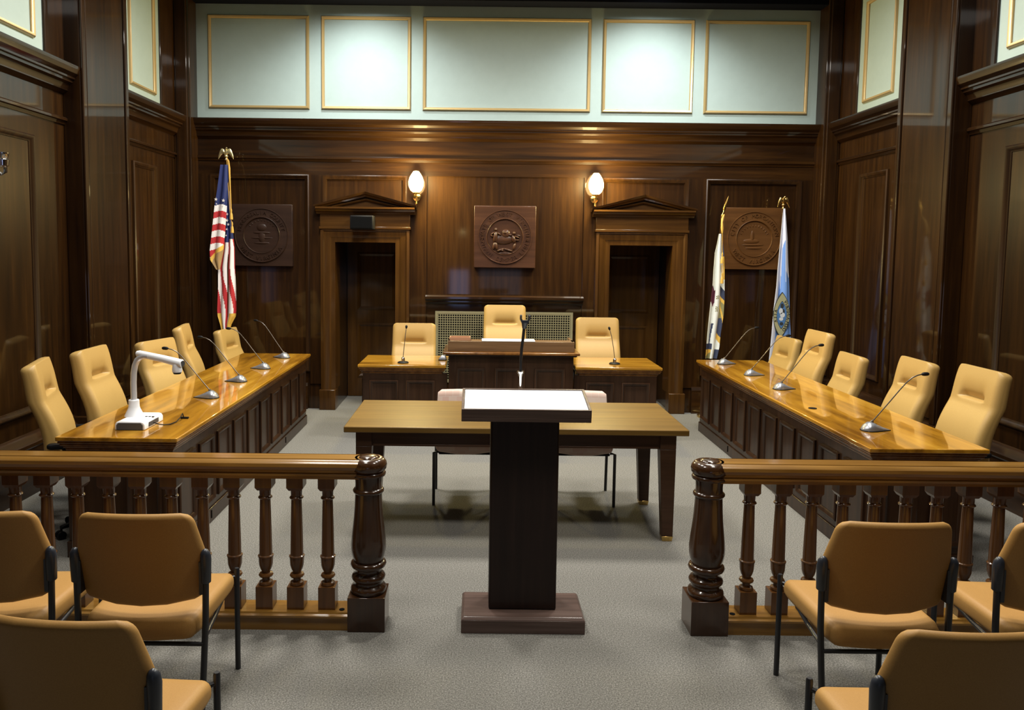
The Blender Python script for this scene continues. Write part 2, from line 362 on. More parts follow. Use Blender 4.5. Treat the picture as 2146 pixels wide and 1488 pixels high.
# doors
for i, (a, b) in enumerate(DOORS):
    side = 'left' if i == 0 else 'right'
    d = thing(f'door_{i+1}', f'tall dark doorway under a pediment {side} of the judge bench', 'door', ((a + b) / 2, YB, 0)); d['kind'] = 'structure'
    ARC = [(0, -.01), (0, .05), (.03, .055), (.045, .04), (.10, .035), (.115, .025), (.165, .022), (.17, -.25), (.15, -.25), (.15, -.01)]
    MB().frame((0, YB, 0), (1, 0, 0), (0, 0, 1), (0, -1, 0), a - .165, b + .115 + (.0 if i else .0), .24, DH + .11, ARC, True).build('architrave', M['trimwood'], d, angle=30)
    MB().box(a - .185, a + .004, YB - .07, YB + .1, 0, .24).box(b - .05, b + .14, YB - .07, YB + .1, 0, .24).build('plinth_block', M['trimwood'], d, bevel=.006)
    fr = MB().box(a - .17, b + .12, YB - .05, YB, DH + .10, 2.30); fr.box(a - .18, b + .13, YB - .065, YB, DH + .095, DH + .125)
    fr.build('frieze_board', M['trimwoodx'], d, bevel=.004)
    pl, pr, pz, pa = a - .23, b + .20, 2.375, 2.55; pm = (pl + pr) / 2
    pd = MB()
    pd.sweep((pl + .02, YB, 2.295), (pr - .02, YB, 2.295), (0, -1, 0), [(0, 0), (.06, 0), (.075, .02), (.10, .03), (.11, .05), (.13, .06), (.13, .08), (0, .08)])
    tym = [(pl + .06, pz), (pr - .06, pz), (pm, pa - .02)]
    pd.loft([[(x, YB - .03, z) for x, z in tym], [(x, YB, z) for x, z in tym]])
    rk = [(0, -.055), (.075, -.055), (.09, -.035), (.12, -.025), (.14, 0), (0, 0)]
    for e in (pl, pr):
        pd.loft([[(e, YB - o, pz + z * .8 + .02) for o, z in rk], [(pm, YB - o, pa + z) for o, z in rk]])
    rk2 = [(0, -.022), (.05, -.022), (.062, -.008), (.062, 0), (0, 0)]
    for e in (pl + .20, pr - .20):
        pd.loft([[(e, YB - o, pz + z + .012) for o, z in rk2], [(pm, YB - o, pa - .075 + z) for o, z in rk2]])
    pd.build('pediment', M['trimwoodx'], d, angle=30)
    lf = MB().box(a + .005, b - .005, YB + .82, YB + .865, .006, DH)
    for z0, z1 in ((.25, .95), (1.12, 1.85)):
        lf.frame((0, YB + .82, 0), (1, 0, 0), (0, 0, 1), (0, -1, 0), a + .13, b - .13, z0, z1, [(0, 0), (0, .008), (.02, .014), (.045, 0)])
    lf.build('door_leaf', M['trimwood'], d, angle=30)
    kx = b - .075 if i == 0 else a + .075
    MB().lathe([(0, .022), (-.01, .022), (-.012, .009), (-.04, .009), (-.045, .024), (-.06, .026), (-.07, .015)], (kx, YB + .82, .98), 14, 'y').build('door_knob', M['brass'], d)

# ------------------------------------------------------------------ carved plaques
def plaque(name, x, z, wdt, dep, m, label, top, bottom, scene):
    t = thing(name, label, 'plaque', (x, YB + .018 if scene != 'state' else YB + .018, z - wdt / 2))
    yf = YB + .016 - dep; h = wdt / 2
    MB().box(x - h, x + h, yf, YB + .016, z - h, z + h).build('board', m, t, bevel=.006)
    R1, R2 = h * .87, h * .60
    def ring(r0, r1, pr, n=56):
        rs = []
        for k in range(n + 1):
            a = 2 * PI * k / n
            rs.append([(x + (r0 + (r1 - r0) * u) * math.sin(a), yf - hh, z + (r0 + (r1 - r0) * u) * math.cos(a)) for u, hh in pr])
        return MB().loft(rs, False, False)
    g = ring(R2 - .012, R1, [(0, -.002), (0, .012), (.05, .018), (.10, .012), (.90, .010), (.94, .018), (.98, .018), (1, .006), (1, -.002)])
    lt = g; rr = (R1 + R2) / 2
    for txt, low in ((top, False), (bottom, True)):
        span = math.radians(9.2) * (len(txt) - 1)
        for k, ch in enumerate(txt):
            if ch == ' ': continue
            a = -span / 2 + span * k / max(1, len(txt) - 1); sz = (R1 - R2) * .62
            def fn(lx, ly, lz, a=a, low=low):
                q = ly - sz * .34
                if low: r_, b_ = rr - q, a; return (x + r_ * math.sin(b_) + lx * math.cos(b_), yf - .013 - lz, z - r_ * math.cos(b_) + lx * math.sin(b_))
                r_ = rr + q; return (x + r_ * math.sin(a) + lx * math.cos(a), yf - .013 - lz, z + r_ * math.cos(a) - lx * math.sin(a))
            put_glyph(lt, ch, sz, fn, .10)
    g.build('ring_border', m, t, angle=45)
    # relief
    rl = MB()
    def blob(cx, cz, rx, rz, d_, rot=0.):
        rings = []
        for q in range(5):
            e = q / 4 * PI / 2; rad = math.cos(e)
            ring_ = []
            for k in range(14):
                a = 2 * PI * k / 14; px, pz = rx * rad * math.cos(a), rz * rad * math.sin(a)
                ring_.append((x + cx + px * math.cos(rot) - pz * math.sin(rot), yf + .002 - d_ * math.sin(e), z + cz + px * math.sin(rot) + pz * math.cos(rot)))
            rings.append(ring_)
        rl.loft(rings)
    def bar(x0, z0, x1, z1, w_, d_): blob((x0 + x1) / 2, (z0 + z1) / 2, math.hypot(x1 - x0, z1 - z0) / 2 + w_ * .3, w_, d_, math.atan2(z1 - z0, x1 - x0))
    if scene == 'state':     # two standing figures either side of a rock, mound below
        blob(.01, .035, .055, .055, .03); blob(-.02, -.03, .13, .06, .022); blob(.0, .05, .03, .025, .04)
        blob(-.105, .085, .020, .024, .035); bar(-.105, .06, -.115, -.06, .030, .036); bar(-.115, -.06, -.135, -.15, .020, .028); bar(-.105, -.06, -.095, -.15, .020, .028)
        bar(-.12, .055, -.165, .02, .013, .03); bar(-.165, .02, -.135, .0, .012, .03); bar(-.09, .05, -.04, .015, .013, .032)
        blob(.105, .045, .020, .022, .034); bar(.085, .02, .12, -.07, .026, .032); bar(.03, .03, .085, .02, .014, .03); bar(.11, .01, .165, -.01, .013, .03); bar(.13, .02, .18, .015, .01, .02)
        bar(.12, -.07, .10, -.15, .018, .026); bar(.10, -.035, .165, -.035, .010, .03)
        bar(-.09, -.165, -.01, -.135, .016, .03); bar(-.01, -.135, .09, -.165, .014, .028); bar(-.08, -.19, .08, -.19, .018, .018); blob(-.03, -.155, .02, .015, .03)
    elif scene == 'rise':    # obelisk-like tower above waves
        bar(-.02, -.04, -.02, .09, .022, .012); blob(-.03, -.03, .10, .03, .010); bar(-.14, -.075, .12, -.07, .014, .010); bar(-.10, -.11, .10, -.11, .012, .010)
        for k in range(12):
            a = -1.1 + 2.2 * k / 11; bar(.155 * math.sin(a), .155 * math.cos(a) - .02, .185 * math.sin(a), .185 * math.cos(a) - .02, .006, .008)
    else:
        bar(-.10, .03, .10, .03, .016, .010); bar(-.13, -.03, .13, -.03, .012, .009); bar(-.09, -.09, .09, -.09, .014, .009); blob(0, .09, .06, .045, .012); blob(0, -.02, .04, .07, .012)
        for k in range(9):
            a = -.9 + 1.8 * k / 8; bar(.16 * math.sin(a), .16 * math.cos(a), .185 * math.sin(a), .185 * math.cos(a), .006, .008)
    rl.build('relief', m, t, angle=60)
    return t
plaque('carved_plaque', .3105, 2.052, .715, .075, M['plaque'], 'square carved wooden seal with two figures in the middle of the end wall', 'STATE OF WEST VIRGINIA', 'MONTANI SEMPER LIBERI', 'state')
plaque('carved_plaque', -2.51, 2.04, .715, .05, M['plaquedark'], 'square carved wooden seal, nearly black, beside the striped flag', 'MONONGALIA COUNTY', 'WEST VIRGINIA', 'county')
plaque('carved_plaque', 3.20, 2.065, .715, .05, M['plaquelight'], 'square reddish carved wooden seal between the two right-hand flags', 'CITY OF MORGANTOWN', 'WEST VIRGINIA', 'rise')

# ------------------------------------------------------------------ wall sconces
def sconce(x, label):
    t = thing('wall_sconce', label, 'lamp', (x, YB, 2.42), 0, 'lit sconces on the end wall')
    MB().lathe([(0, .045), (-.012, .045), (-.02, .03), (-.024, .012)], (x, YB - .001, 2.50), 18, 'y').build('back_plate', M['brass'], t)
    a = MB().tube([(x, YB - .02, 2.50), (x, YB - .06, 2.46), (x, YB - .10, 2.45), (x, YB - .125, 2.48), (x, YB - .125, 2.53)], .009)
    a.lathe([(2.41, .004), (2.42, .012), (2.44, .010), (2.46, .012), (2.47, .006)], (x, YB - .10, 0), 12).build('arm', M['brass'], t)
    MB().lathe([(2.525, .012), (2.53, .038), (2.545, .042), (2.55, .03)], (x, YB - .125, 0), 18).build('cup', M['brass'], t)
    MB().lathe([(2.545, .030), (2.57, .062), (2.62, .085), (2.67, .087), (2.72, .072), (2.76, .048), (2.785, .03), (2.79, .001)], (x, YB - .125, 0), 22).build('glass_globe', M['bulb'], t)
    l = bpy.data.lights.new('sconce_glow', 'POINT'); l.energy = SCONCE; l.color = (1, .82, .36); l.shadow_soft_size = .08
    lo = bpy.data.objects.new('sconce_glow', l); COL.objects.link(lo); lo.parent = t; lo.location = (0, -.125 - .085, .25)
SCONCE = 260
sconce(-.715, 'glowing globe wall lamp beside the left doorway pediment')
sconce(1.342, 'glowing globe wall lamp beside the right doorway pediment')
t = thing('wall_sconce', 'shiny chrome wall fitting cut by the left picture edge', 'wall fitting', (XL + .002, 5.60, 2.4))
MB().lathe([(0, .05), (.012, .05), (.02, .03)], (XL + .001, 5.60, 2.46), 18, 'x').build('back_plate', M['chrome'], t)
MB().tube([(XL + .01, 5.60, 2.46), (XL + .06, 5.62, 2.40), (XL + .085, 5.625, 2.42), (XL + .085, 5.625, 2.46)], .012).build('arm', M['chrome'], t)
MB().lathe([(2.45, .015), (2.46, .035), (2.50, .04), (2.51, .03), (2.53, .038), (2.55, .04), (2.555, .02)], (XL + .085, 5.60, 0), 18).build('cup', M['chrome'], t)

# loudspeaker over left door
t = thing('loudspeaker', 'small black box loudspeaker above the left doorway', 'speaker', (-1.32, YB - .066, 2.10))
MB().box(-1.455, -1.188, YB - .235, YB - .075, 2.115, 2.275).build('cabinet', M['black'], t, bevel=.012)
MB().box(-1.44, -1.203, YB - .241, YB - .234, 2.13, 2.26).build('grille_cloth', M['dark'], t, bevel=.003)
MB().box(-1.36, -1.28, YB - .08, YB - .066, 2.15, 2.24).build('bracket', M['blackmetal'], t)

# radiator grille
gx0, gx1, gz0, gz1, gy = -.49, 1.12, .34, 1.182, YB - .033
t = thing('radiator_grille', 'wide olive brass lattice grille on the wall behind the middle chair', 'grille', ((gx0 + gx1) / 2, gy, gz0))
MB().frame((0, gy, 0), (1, 0, 0), (0, 0, 1), (0, -1, 0), gx0, gx1, gz0, gz1, [(0, 0), (0, .014), (.028, .014), (.03, .006), (.03, 0)]).build('frame', M['grillemetal'], t, bevel=.002)
la = MB(); p = .0275
for k in range(int((gx1 - gx0 - .06) / p) + 1): la.box(gx0 + .03 + k * p, gx0 + .03 + k * p + .0085, gy - .010, gy - .004, gz0 + .03, gz1 - .03)
for k in range(int((gz1 - gz0 - .06) / p) + 1): la.box(gx0 + .03, gx1 - .03, gy - .011, gy - .005, gz1 - .03 - k * p - .0085, gz1 - .03 - k * p)
la.build('lattice', M['grillemetal'], t, smooth=False)
MB().box(gx0 + .02, gx1 - .02, gy - .003, gy, gz0 + .02, gz1 - .02).build('backing', M['dark'], t, smooth=False)

# ------------------------------------------------------------------ council desks
def desk(x0, x1, y0, y1, zt, face, sides, label, npan, topm, group=None, name='council_desk'):
    """face: wall of panels; 'x+' 'x-' or 'y-'. Overhang .04"""
    t = thing(name, label, 'desk', ((x0 + x1) / 2, (y0 + y1) / 2, 0), 0, group)
    MB().box(x0, x1, y0, y1, zt - .028, zt).build('tabletop', [topm], t, bevel=.006, seg=3)
    e = MB()
    for a, o in ((.028, .008), (.044, .016), (.058, .030), (.075, .04)):
        e.box(x0 + o, x1 - o, y0 + o, y1 - o, zt - a - .017, zt - a)
    e.build('edge_moulding', M['deskedge'] if topm != M['table'] else M['desk'], t, bevel=.006, seg=3)
    o = .045
    def shell(o, z0, z1, w_):      # front board and two end boards, open on the sitters' side
        b = MB()
        if face == 'x+': return b.box(x1 - o - w_, x1 - o, y0 + o, y1 - o, z0, z1).box(x0 + o, x1 - o - w_, y0 + o, y0 + o + w_, z0, z1).box(x0 + o, x1 - o - w_, y1 - o - w_, y1 - o, z0, z1)
        if face == 'x-': return b.box(x0 + o, x0 + o + w_, y0 + o, y1 - o, z0, z1).box(x0 + o + w_, x1 - o, y0 + o, y0 + o + w_, z0, z1).box(x0 + o + w_, x1 - o, y1 - o - w_, y1 - o, z0, z1)
        b.box(x0 + (o if 'x-' in sides else -.006), x1 - (o if 'x+' in sides else -.012), y0 + o, y0 + o + w_, z0, z1)
        return b.box(x0 + o, x0 + o + w_, y0 + o + w_, y1 - o, z0, z1) if 'x-' in sides else b.box(x1 - o - w_, x1 - o, y0 + o + w_, y1 - o, z0, z1)
    shell(o, .10, zt - .08, .03).build('body', M['desk'], t, bevel=.004)
    shell(.035, 0, .10, .05).build('plinth', M['desk'], t, bevel=.005)
    PR = [(0, 0), (0, .014), (.010, .019), (.022, .013), (.034, .003), (.034, 0)]
    zb, zp = .148, zt - .155
    for fc in [face] + list(sides):
        if fc[0] == 'x':
            X = x1 - o if fc == 'x+' else x0 + o; N = (1 if fc == 'x+' else -1, 0, 0); a, b, O, U = y0 + o, y1 - o, (X, 0, 0), (0, 1, 0)
        else:
            a, b, O, U, N = x0 + o, x1 - o, (0, y0 + o, 0), (1, 0, 0), (0, -1, 0)
        n = npan if fc == face else 2
        pit = (b - a - .06) / n
        for k in range(n):
            u = a + .03 + pit * k
            MB().frame(O, U, (0, 0, 1), N, u + .038, u + pit - .038, zb, zp, PR).build('panel_moulding', M['desk'], t, angle=50)
    return t
dL = desk(-2.53, -1.795, 4.65, 8.45, .76, 'x+', ['y-'], 'long panelled desk with golden top carrying the white document camera', 10, M['desktop'])
dR = desk(2.345, 3.06, 4.60, 8.34, .76, 'x-', ['y-'], 'long panelled desk with golden top along the right side in front of five tan chairs', 10, M['desktop'])
MB().lathe([(.7605, .03), (.764, .03), (.765, .022)], (2.503, 5.781, 0), 20).build('cable_grommet', M['black'], dR)['label'] = 'small dark round cable cap'
for y in (5.33, 7.45): MB().box(-1.832, -1.826, y, y + .012, .03, .085).build('floor_socket', M['dark'], dL)
MB().box(2.376, 2.382, 7.3, 7.312, .03, .085).build('floor_socket', M['dark'], dR)
desk(-1.175, -.30, 7.70, 8.42, .76, 'y-', ['x-'], 'small panelled desk joined to the left of the judge bench', 2, M['desktopx'], name='side_desk')
desk(.975, 1.838, 7.70, 8.42, .76, 'y-', ['x+'], 'small panelled desk joined to the right of the judge bench', 2, M['desktopx'], name='side_desk')
# judge bench
bx0, bx1, by0, by1 = -.285, .965, 7.66, 8.20
t = thing('judge_bench', 'raised central bench with boxed top between the two small desks', 'bench', ((bx0 + bx1) / 2, 8.0, 0))
MB().box(bx0 + .010, bx1 - .010, by0 + .03, by1, .10, .86).build('body', M['desk'], t, bevel=.004)
MB().box(bx0, bx1, by0 + .015, by1, 0, .10).build('plinth', M['desk'], t, bevel=.004)
MB().box(bx0 - .02, bx1 + .02, by0 + .0, by1, .862, .88).build('edge_moulding', M['desk'], t, bevel=.007, seg=3)
MB().box(bx0 - .045, bx1 + .045, by0 - .035, by1 + .02, .88, .904).build('ledge', M['deskedge'], t, bevel=.005)
bxo = MB().box(bx0, bx1, by0 + .06, by0 + .085, .904, 1.004).box(bx0, bx0 + .025, by0 + .085, by1 - .06, .904, 1.004).box(bx1 - .025, bx1, by0 + .085, by1 - .06, .904, 1.004)
bxo.box(bx0, bx1, by0 + .085, by0 + .24, .986, 1.004)
bxo.build('boxed_top', M['benchbox'], t, bevel=.003)
PR = [(0, 0), (0, .014), (.010, .019), (.022, .013), (.034, .003), (.034, 0)]
for a, b in ((-.197, .082), (.181, .478), (.573, .87)):
    MB().frame((0, by0 + .03, 0), (1, 0, 0), (0, 0, 1), (0, -1, 0), a, b, .148, .745, PR).build('panel_moulding', M['desk'], t, angle=50)
dp = MB().box(-.25, .93, by1 + .02, 9.17, 0, .16).build('trim_90', M['desk'], smooth=False); struct(dp, 'low carpeted step behind the judge bench', 'platform')
t = thing('document_tray', 'flat brown wooden tray on the left end of the judge bench', 'tray', (-.17, by0 + .17, 1.005))
MB().box(-.27, -.065, by0 + .11, by0 + .23, 1.005, 1.018).build('base', M['wax'], t, bevel=.002)
MB().frame((0, 0, 1.018), (1, 0, 0), (0, 1, 0), (0, 0, 1), -.27, -.065, by0 + .11, by0 + .23, [(0, 0), (0, .018), (.01, .018), (.01, 0)]).build('rim', M['wax'], t)
pp = MB().box(.05, .575, by0 + .058, by0 + .225, 1.0045, 1.013).build('paper_stack', M['paper'], bevel=.001, smooth=False)
tag(pp, 'white sheets lying along the top of the judge bench', 'paper')

# ------------------------------------------------------------------ table
TX0, TX1, TY0, TY1, TZ = -.857, 1.385, 5.02, 5.93, .757
t = thing('conference_table', 'plain walnut table with tapered legs behind the lectern', 'table', ((TX0 + TX1) / 2, (TY0 + TY1) / 2, 0))
MB().box(TX0, TX1, TY0, TY1, TZ - .038, TZ).build('tabletop', M['table'], t, bevel=.005)
ap = MB()
ax0, ax1, ay0, ay1 = TX0 + .085, TX1 - .085, TY0 + .05, TY1 - .06
ap.box(ax0, ax1, ay0, ay0 + .022, .622, TZ - .038).box(ax0, ax1, ay1 - .022, ay1, .622, TZ - .038).box(ax0, ax0 + .022, ay0 + .022, ay1 - .022, .622, TZ - .038).box(ax1 - .022, ax1, ay0 + .022, ay1 - .022, .622, TZ - .038)
ap.box(ax0 + .1, ax1 - .1, ay0 - .005, ay0, .622, .636)
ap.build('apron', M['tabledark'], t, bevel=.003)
for lx in (0, 1):
    for ly in (0, 1):
        x0 = ax0 - .012 if lx == 0 else ax1 + .012 - .105; y0 = ay0 - .012 if ly == 0 else ay1 + .012 - .085
        cx, cy = x0 + .0525, y0 + .0425; ox = -.014 if lx == 0 else .014
        lg = MB().taper((cx + ox, cy, .03), .036, .034, (cx, cy, .62), .0525, .0425); lg.taper((cx, cy, .62), .0525, .0425, (cx, cy, TZ - .0385), .0525, .0425)
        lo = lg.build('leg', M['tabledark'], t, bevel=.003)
        MB().taper((cx + ox, cy, 0), .032, .030, (cx + ox, cy, .034), .0375, .0355).build('ferrule', M['brass'], lo, bevel=.002)['label'] = 'brass foot cap'

# ------------------------------------------------------------------ lectern
LC = .247
t = thing('lectern', 'dark wood lectern with white slanted top in the aisle', 'lectern', (LC, 3.94, 0))
MB().box(LC - .31, LC + .31, 3.79, 4.10, 0, .068).taper((LC, 3.945, .068), .31, .155, (LC, 3.945, .082), .297, .142).build('base', M['lecternx'], t, bevel=.003)
MB().box(LC - .172, LC + .172, 3.883, 4.06, .082, 1.075).build('column', M['lectern'], t, bevel=.008)
def slant(x, s, h):     # s along slope from front edge, h above board plane
    ca, sa = math.cos(.175), math.sin(.175)
    return (x, 3.795 + s * ca - h * sa, 1.078 + s * sa + h * ca)
def sbox(mb, x0, x1, s0, s1, h0, h1):
    vs = [slant(x, s, h) for x in (x0, x1) for s in (s0, s1) for h in (h0, h1)]
    mb.add(vs, [(0, 1, 3, 2), (4, 6, 7, 5), (0, 4, 5, 1), (2, 3, 7, 6), (0, 2, 6, 4), (1, 5, 7, 3)])
LW, LD = .318, .30
b = MB(); sbox(b, LC - LW, LC + LW, 0, LD, -.005, .018); b.build('board', M['lecternx'], t, bevel=.002)
b = MB()
sbox(b, LC - LW, LC + LW, 0, .012, .018, .060); sbox(b, LC - LW, LC + LW, LD - .012, LD, .018, .060)
sbox(b, LC - LW, LC - LW + .012, .012, LD - .012, .018, .060); sbox(b, LC + LW - .012, LC + LW, .012, LD - .012, .018, .060)
b.build('rim', M['lecternx'], t, bevel=.0015)
b = MB(); sbox(b, LC - LW + .014, LC + LW - .014, .013, LD - .014, .018, .056); b.build('writing_surface', M['paper'], t, bevel=.001)['label'] = 'bright white reading surface'
t = thing('microphone_holder', 'empty two-pronged microphone clip on a gooseneck rising from the lectern', 'microphone stand', (.232, 4.09, 1.134))
MB().lathe([(1.06, .02), (1.075, .02), (1.08, .009), (1.245, .009), (1.26, .012), (1.27, .019), (1.278, .019), (1.28, .009)], (.232, 4.108, 0), 16).build('tube', M['chrome'], t)
MB().tube([(.232, 4.108, 1.278), (.232, 4.108, 1.33), (.236, 4.106, 1.40), (.242, 4.103, 1.45), (.245, 4.10, 1.49), (.247, 4.095, 1.515)], .008).build('gooseneck', M['blackmetal'], t)
k = MB().tube([(.246, 4.097, 1.505), (.25, 4.09, 1.54)], .013, rs=[.010, .019])
for s_ in (-1, 1): k.tube([(.25 + s_ * .012, 4.09, 1.535), (.25 + s_ * .022, 4.085, 1.555), (.25 + s_ * .022, 4.075, 1.575)], .006)
k.box(.232, .268, 4.072, 4.098, 1.535, 1.548)
k.build('clip', M['blacksoft'], t)

# ------------------------------------------------------------------ railings
RY = 3.88
def railing(xn, xw, label, sgn, bw):
    t = thing('balustrade', label, 'railing', ((xn + xw) / 2, RY, 0))
    x0, x1 = min(xn, xw), max(xn, xw)
    prof = [(.0, -.0), (.045, 0), (.048, -.008), (.055, -.008), (.057, -.001), (.064, -.004), (.076, -.018), (.078, -.034), (.07, -.050), (.060, -.056), (.060, -.066), (.067, -.072), (.066, -.082), (.055, -.088), (.055, -.10)]
    full = [(o, z) for o, z in prof] + [(-o, z) for o, z in reversed(prof[1:])]
    MB().sweep((xn - sgn * .0 if False else xn, RY, .868), (xw, RY, .868), (0, -1, 0), full).build('handrail', M['rail'], t, angle=30)
    bp = [(.075, 0), (.075, .062), (.082, .066), (.082, .076), (.07, .082), (.065, .09)]
    MB().sweep((xn, RY, 0), (xw, RY, 0), (0, -1, 0), bp + [(-o, z) for o, z in reversed(bp)]).build('bottom_rail', M['rail'], t, angle=30)
    MB().lathe([(.0895, .014), (.0925, .014), (.093, .010)], (xn - sgn * .13, RY - .035, 0), 14).build('screw_cover', M['dark'], t)
    n = thing_part('newel_post', t)
    nb = MB().box(xn - bw / 2, xn + bw / 2, RY - .0925, RY + .0925, 0, .176)
    nb.build('plinth_block', M['newel'], n, bevel=.003)
    MB().lathe([(.176, .075), (.18, .086), (.195, .091), (.208, .086), (.214, .074), (.226, .069), (.238, .073), (.246, .084), (.257, .086), (.268, .080), (.276, .066), (.295, .062), (.306, .070), (.31, .086), (.322, .091), (.334, .086), (.338, .074),
                (.352, .077), (.37, .084), (.40, .0885), (.43, .0885), (.47, .085), (.52, .079), (.57, .0735), (.62, .070), (.67, .0675), (.688, .067), (.690, .073), (.697, .078), (.705, .078), (.712, .072), (.714, .067), (.74, .066), (.775, .069)], (xn, RY, 0), 40).build('shaft', M['newel'], n, angle=50)
    MB().lathe([(.773, .068), (.778, .084), (.788, .088), (.797, .084), (.800, .079), (.806, .083), (.815, .090), (.83, .093), (.848, .089), (.862, .078), (.868, .068), (.868, .056), (.864, .053), (.864, .050), (.872, .046), (.877, .034), (.879, .001)], (xn, RY, 0), 40).build('cap', M['newel'], n, angle=50)
    sp = .1575; nb_ = int((abs(xw - xn) - .19) / sp)
    src = None
    for k in range(nb_):
        x = xn - sgn * (.206 + sp * k)
        if src is None:
            q = MB()
            q.box(-.0425, .0425, -.0425, .0425, .088, .206)
            q.lathe([(.206, .034), (.214, .036), (.222, .033), (.228, .022), (.236, .019), (.243, .021), (.248, .033), (.256, .037), (.264, .033), (.268, .021), (.275, .021), (.290, .029), (.31, .0345), (.335, .036), (.35, .0365), (.352, .039), (.358, .039), (.362, .033), (.37, .0325),
                     (.45, .031), (.55, .0285), (.65, .026), (.653, .032), (.658, .0355), (.664, .032), (.667, .027), (.70, .029), (.706, .033)], (0, 0, 0), 20)
            q.taper((0, 0, .700), .032, .032, (0, 0, .716), .0415, .0415); q.taper((0, 0, .716), .0415, .0415, (0, 0, .770), .0415, .0415)
            src = q.build('baluster', M['baluster'], t, local=True, angle=40); src.location = (x - t.location.x, 0, 0)
        else:
            o = src.copy(); COL.objects.link(o); o.parent = t; o.location = (x - t.location.x, 0, 0)
            if k % 2: o.rotation_euler = (0, 0, PI / 2)
    return t
def thing_part(name, parent):
    o = bpy.data.objects.new(name, None); COL.objects.link(o); o.parent = parent; o.empty_display_size = .05
    return o
railing(-.537, XL + .052, 'turned wooden balustrade with newel post left of the lectern', 1, .187)
railing(1.178, XR - .052, 'turned wooden balustrade with newel post right of the lectern', -1, .187)

# ------------------------------------------------------------------ high-back chair
def back_front(h):     # y of front face by height above back's base
    return .035 * math.sin(min(h / .42, 1) * PI) - .16 * (h / .66) ** 1.15 + .012 * smooth01((h - .40) / .2)
def make_exec():
    t = thing('executive_chair', '', 'chair')
    mb = MB(); rings = []; H = .66; hc = .455
    hs = [0, .02, .05, .1, .15, .2, .25, .3, .34, .37, .40, .425, .440, .447, .451, .455, .459, .465, .475, .487, .50, .52, .54, .56, .58, .60, .615]
    rows = [(h, 1., 1.) for h in hs]
    for k in range(1, 7):
        a = PI / 2 * k / 6; rows.append((.615 + .045 * math.sin(a), math.cos(a), 0))
    for h, ca, q in rows:
        top = h > .6151
        hw = .246 - .010 * h / H; th = .062 - .014 * (h / H)
        if h < .05: hw -= .02 * (1 - h / .05) ** 2; th -= .02 * (1 - h / .05) ** 2
        if top:
            sh = 1 - ca; hw -= .05 * sh; th = max(.006, th - .045 * sh)
        yf = back_front(h)
        ring = []
        for x, y in rrect(hw, th, .042 if not top else .042 * max(.15, ca) , 36, 4, 5):
            yy = yf - th + y
            if y > th - .004:
                u = 1 - smooth01((abs(x) - .085) / .06)
                if h >= hc: yy -= u * .044 * (math.exp(-((h - hc) / .030) ** 2) * .6 + math.exp(-((h - hc) / .075) ** 2) * .4)
                else: yy -= u * .044 * math.exp(-((h - hc) / .005) ** 2)
            ring.append((x, yy - .17, .47 + h))
        rings.append(ring)
    mb.loft(rings).build('backrest', M['vinyl'], t, local=True, angle=75)
    sr = []
    for y, sx, dz in ((-.20, .20, .02), (-.19, .225, .006), (-.12, .245, 0), (.0, .25, 0), (.15, .248, 0), (.23, .24, -.008), (.27, .225, -.02), (.29, .18, -.035)):
        th = .05 if -.2 < y < .29 else .025
        sr.append([(x, y, .475 + dz + z) for x, z in rrect(sx, th, .035, 8, 2, 4)])
    MB().loft(sr).build('seat', M['vinyl'], t, local=True, angle=75)
    for s_ in (-1, 1):
        a = MB()
        pr = [(x, y) for x, y in rrect(.027, .088, .025, 1, 4, 4)]
        a.loft([[(s_ * .272 + x * k, -.165 + y * k, z) for x, y in pr] for z, k in ((.612, .85), (.619, 1), (.637, 1), (.645, .88))])
        a.tube([(s_ * .272, -.16, .62), (s_ * .274, -.12, .53), (s_ * .262, -.05, .44), (s_ * .15, .0, .425)], .014)
        a.build('armrest', M['black'], t, local=True, angle=60)
    MB().lathe([(.07, .03), (.12, .034), (.13, .028), (.30, .026), (.31, .019), (.43, .019)], (0, 0, 0), 18).box(-.10, .10, -.12, .12, .405, .43).build('gas_column', M['black'], t, local=True)
    b = thing_part('star_base', t)
    for k in range(5):
        a = 2 * PI * k / 5 + .3; ca, sa = math.cos(a), math.sin(a)
        def pt(r, w_, z): return (r * ca - w_ * sa, r * sa + w_ * ca, z)
        vs = [pt(.02, -.026, .075), pt(.02, .026, .075), pt(.02, .026, .125), pt(.02, -.026, .125), pt(.262, -.017, .066), pt(.262, .017, .066), pt(.262, .017, .085), pt(.262, -.017, .085)]
        MB().add(vs, [(0, 1, 2, 3), (7, 6, 5, 4), (0, 4, 5, 1), (1, 5, 6, 2), (2, 6, 7, 3), (3, 7, 4, 0)]).build('spoke', M['black'], b, local=True, bevel=.006)
        w_ = MB()
        for o in (-.016, .016):
            rg = []
            for e in (-.010, .010):
                rg.append([pt(.262 + .027 * math.cos(q * PI / 8), o + e, .027 + .027 * math.sin(q * PI / 8)) for q in range(16)])
            w_.loft(rg)
        w_.tube([pt(.262, 0, .03), pt(.257, 0, .07)], .008).build('caster', M['black'], b, local=True)
    return t
EX = make_exec(); first = [True]
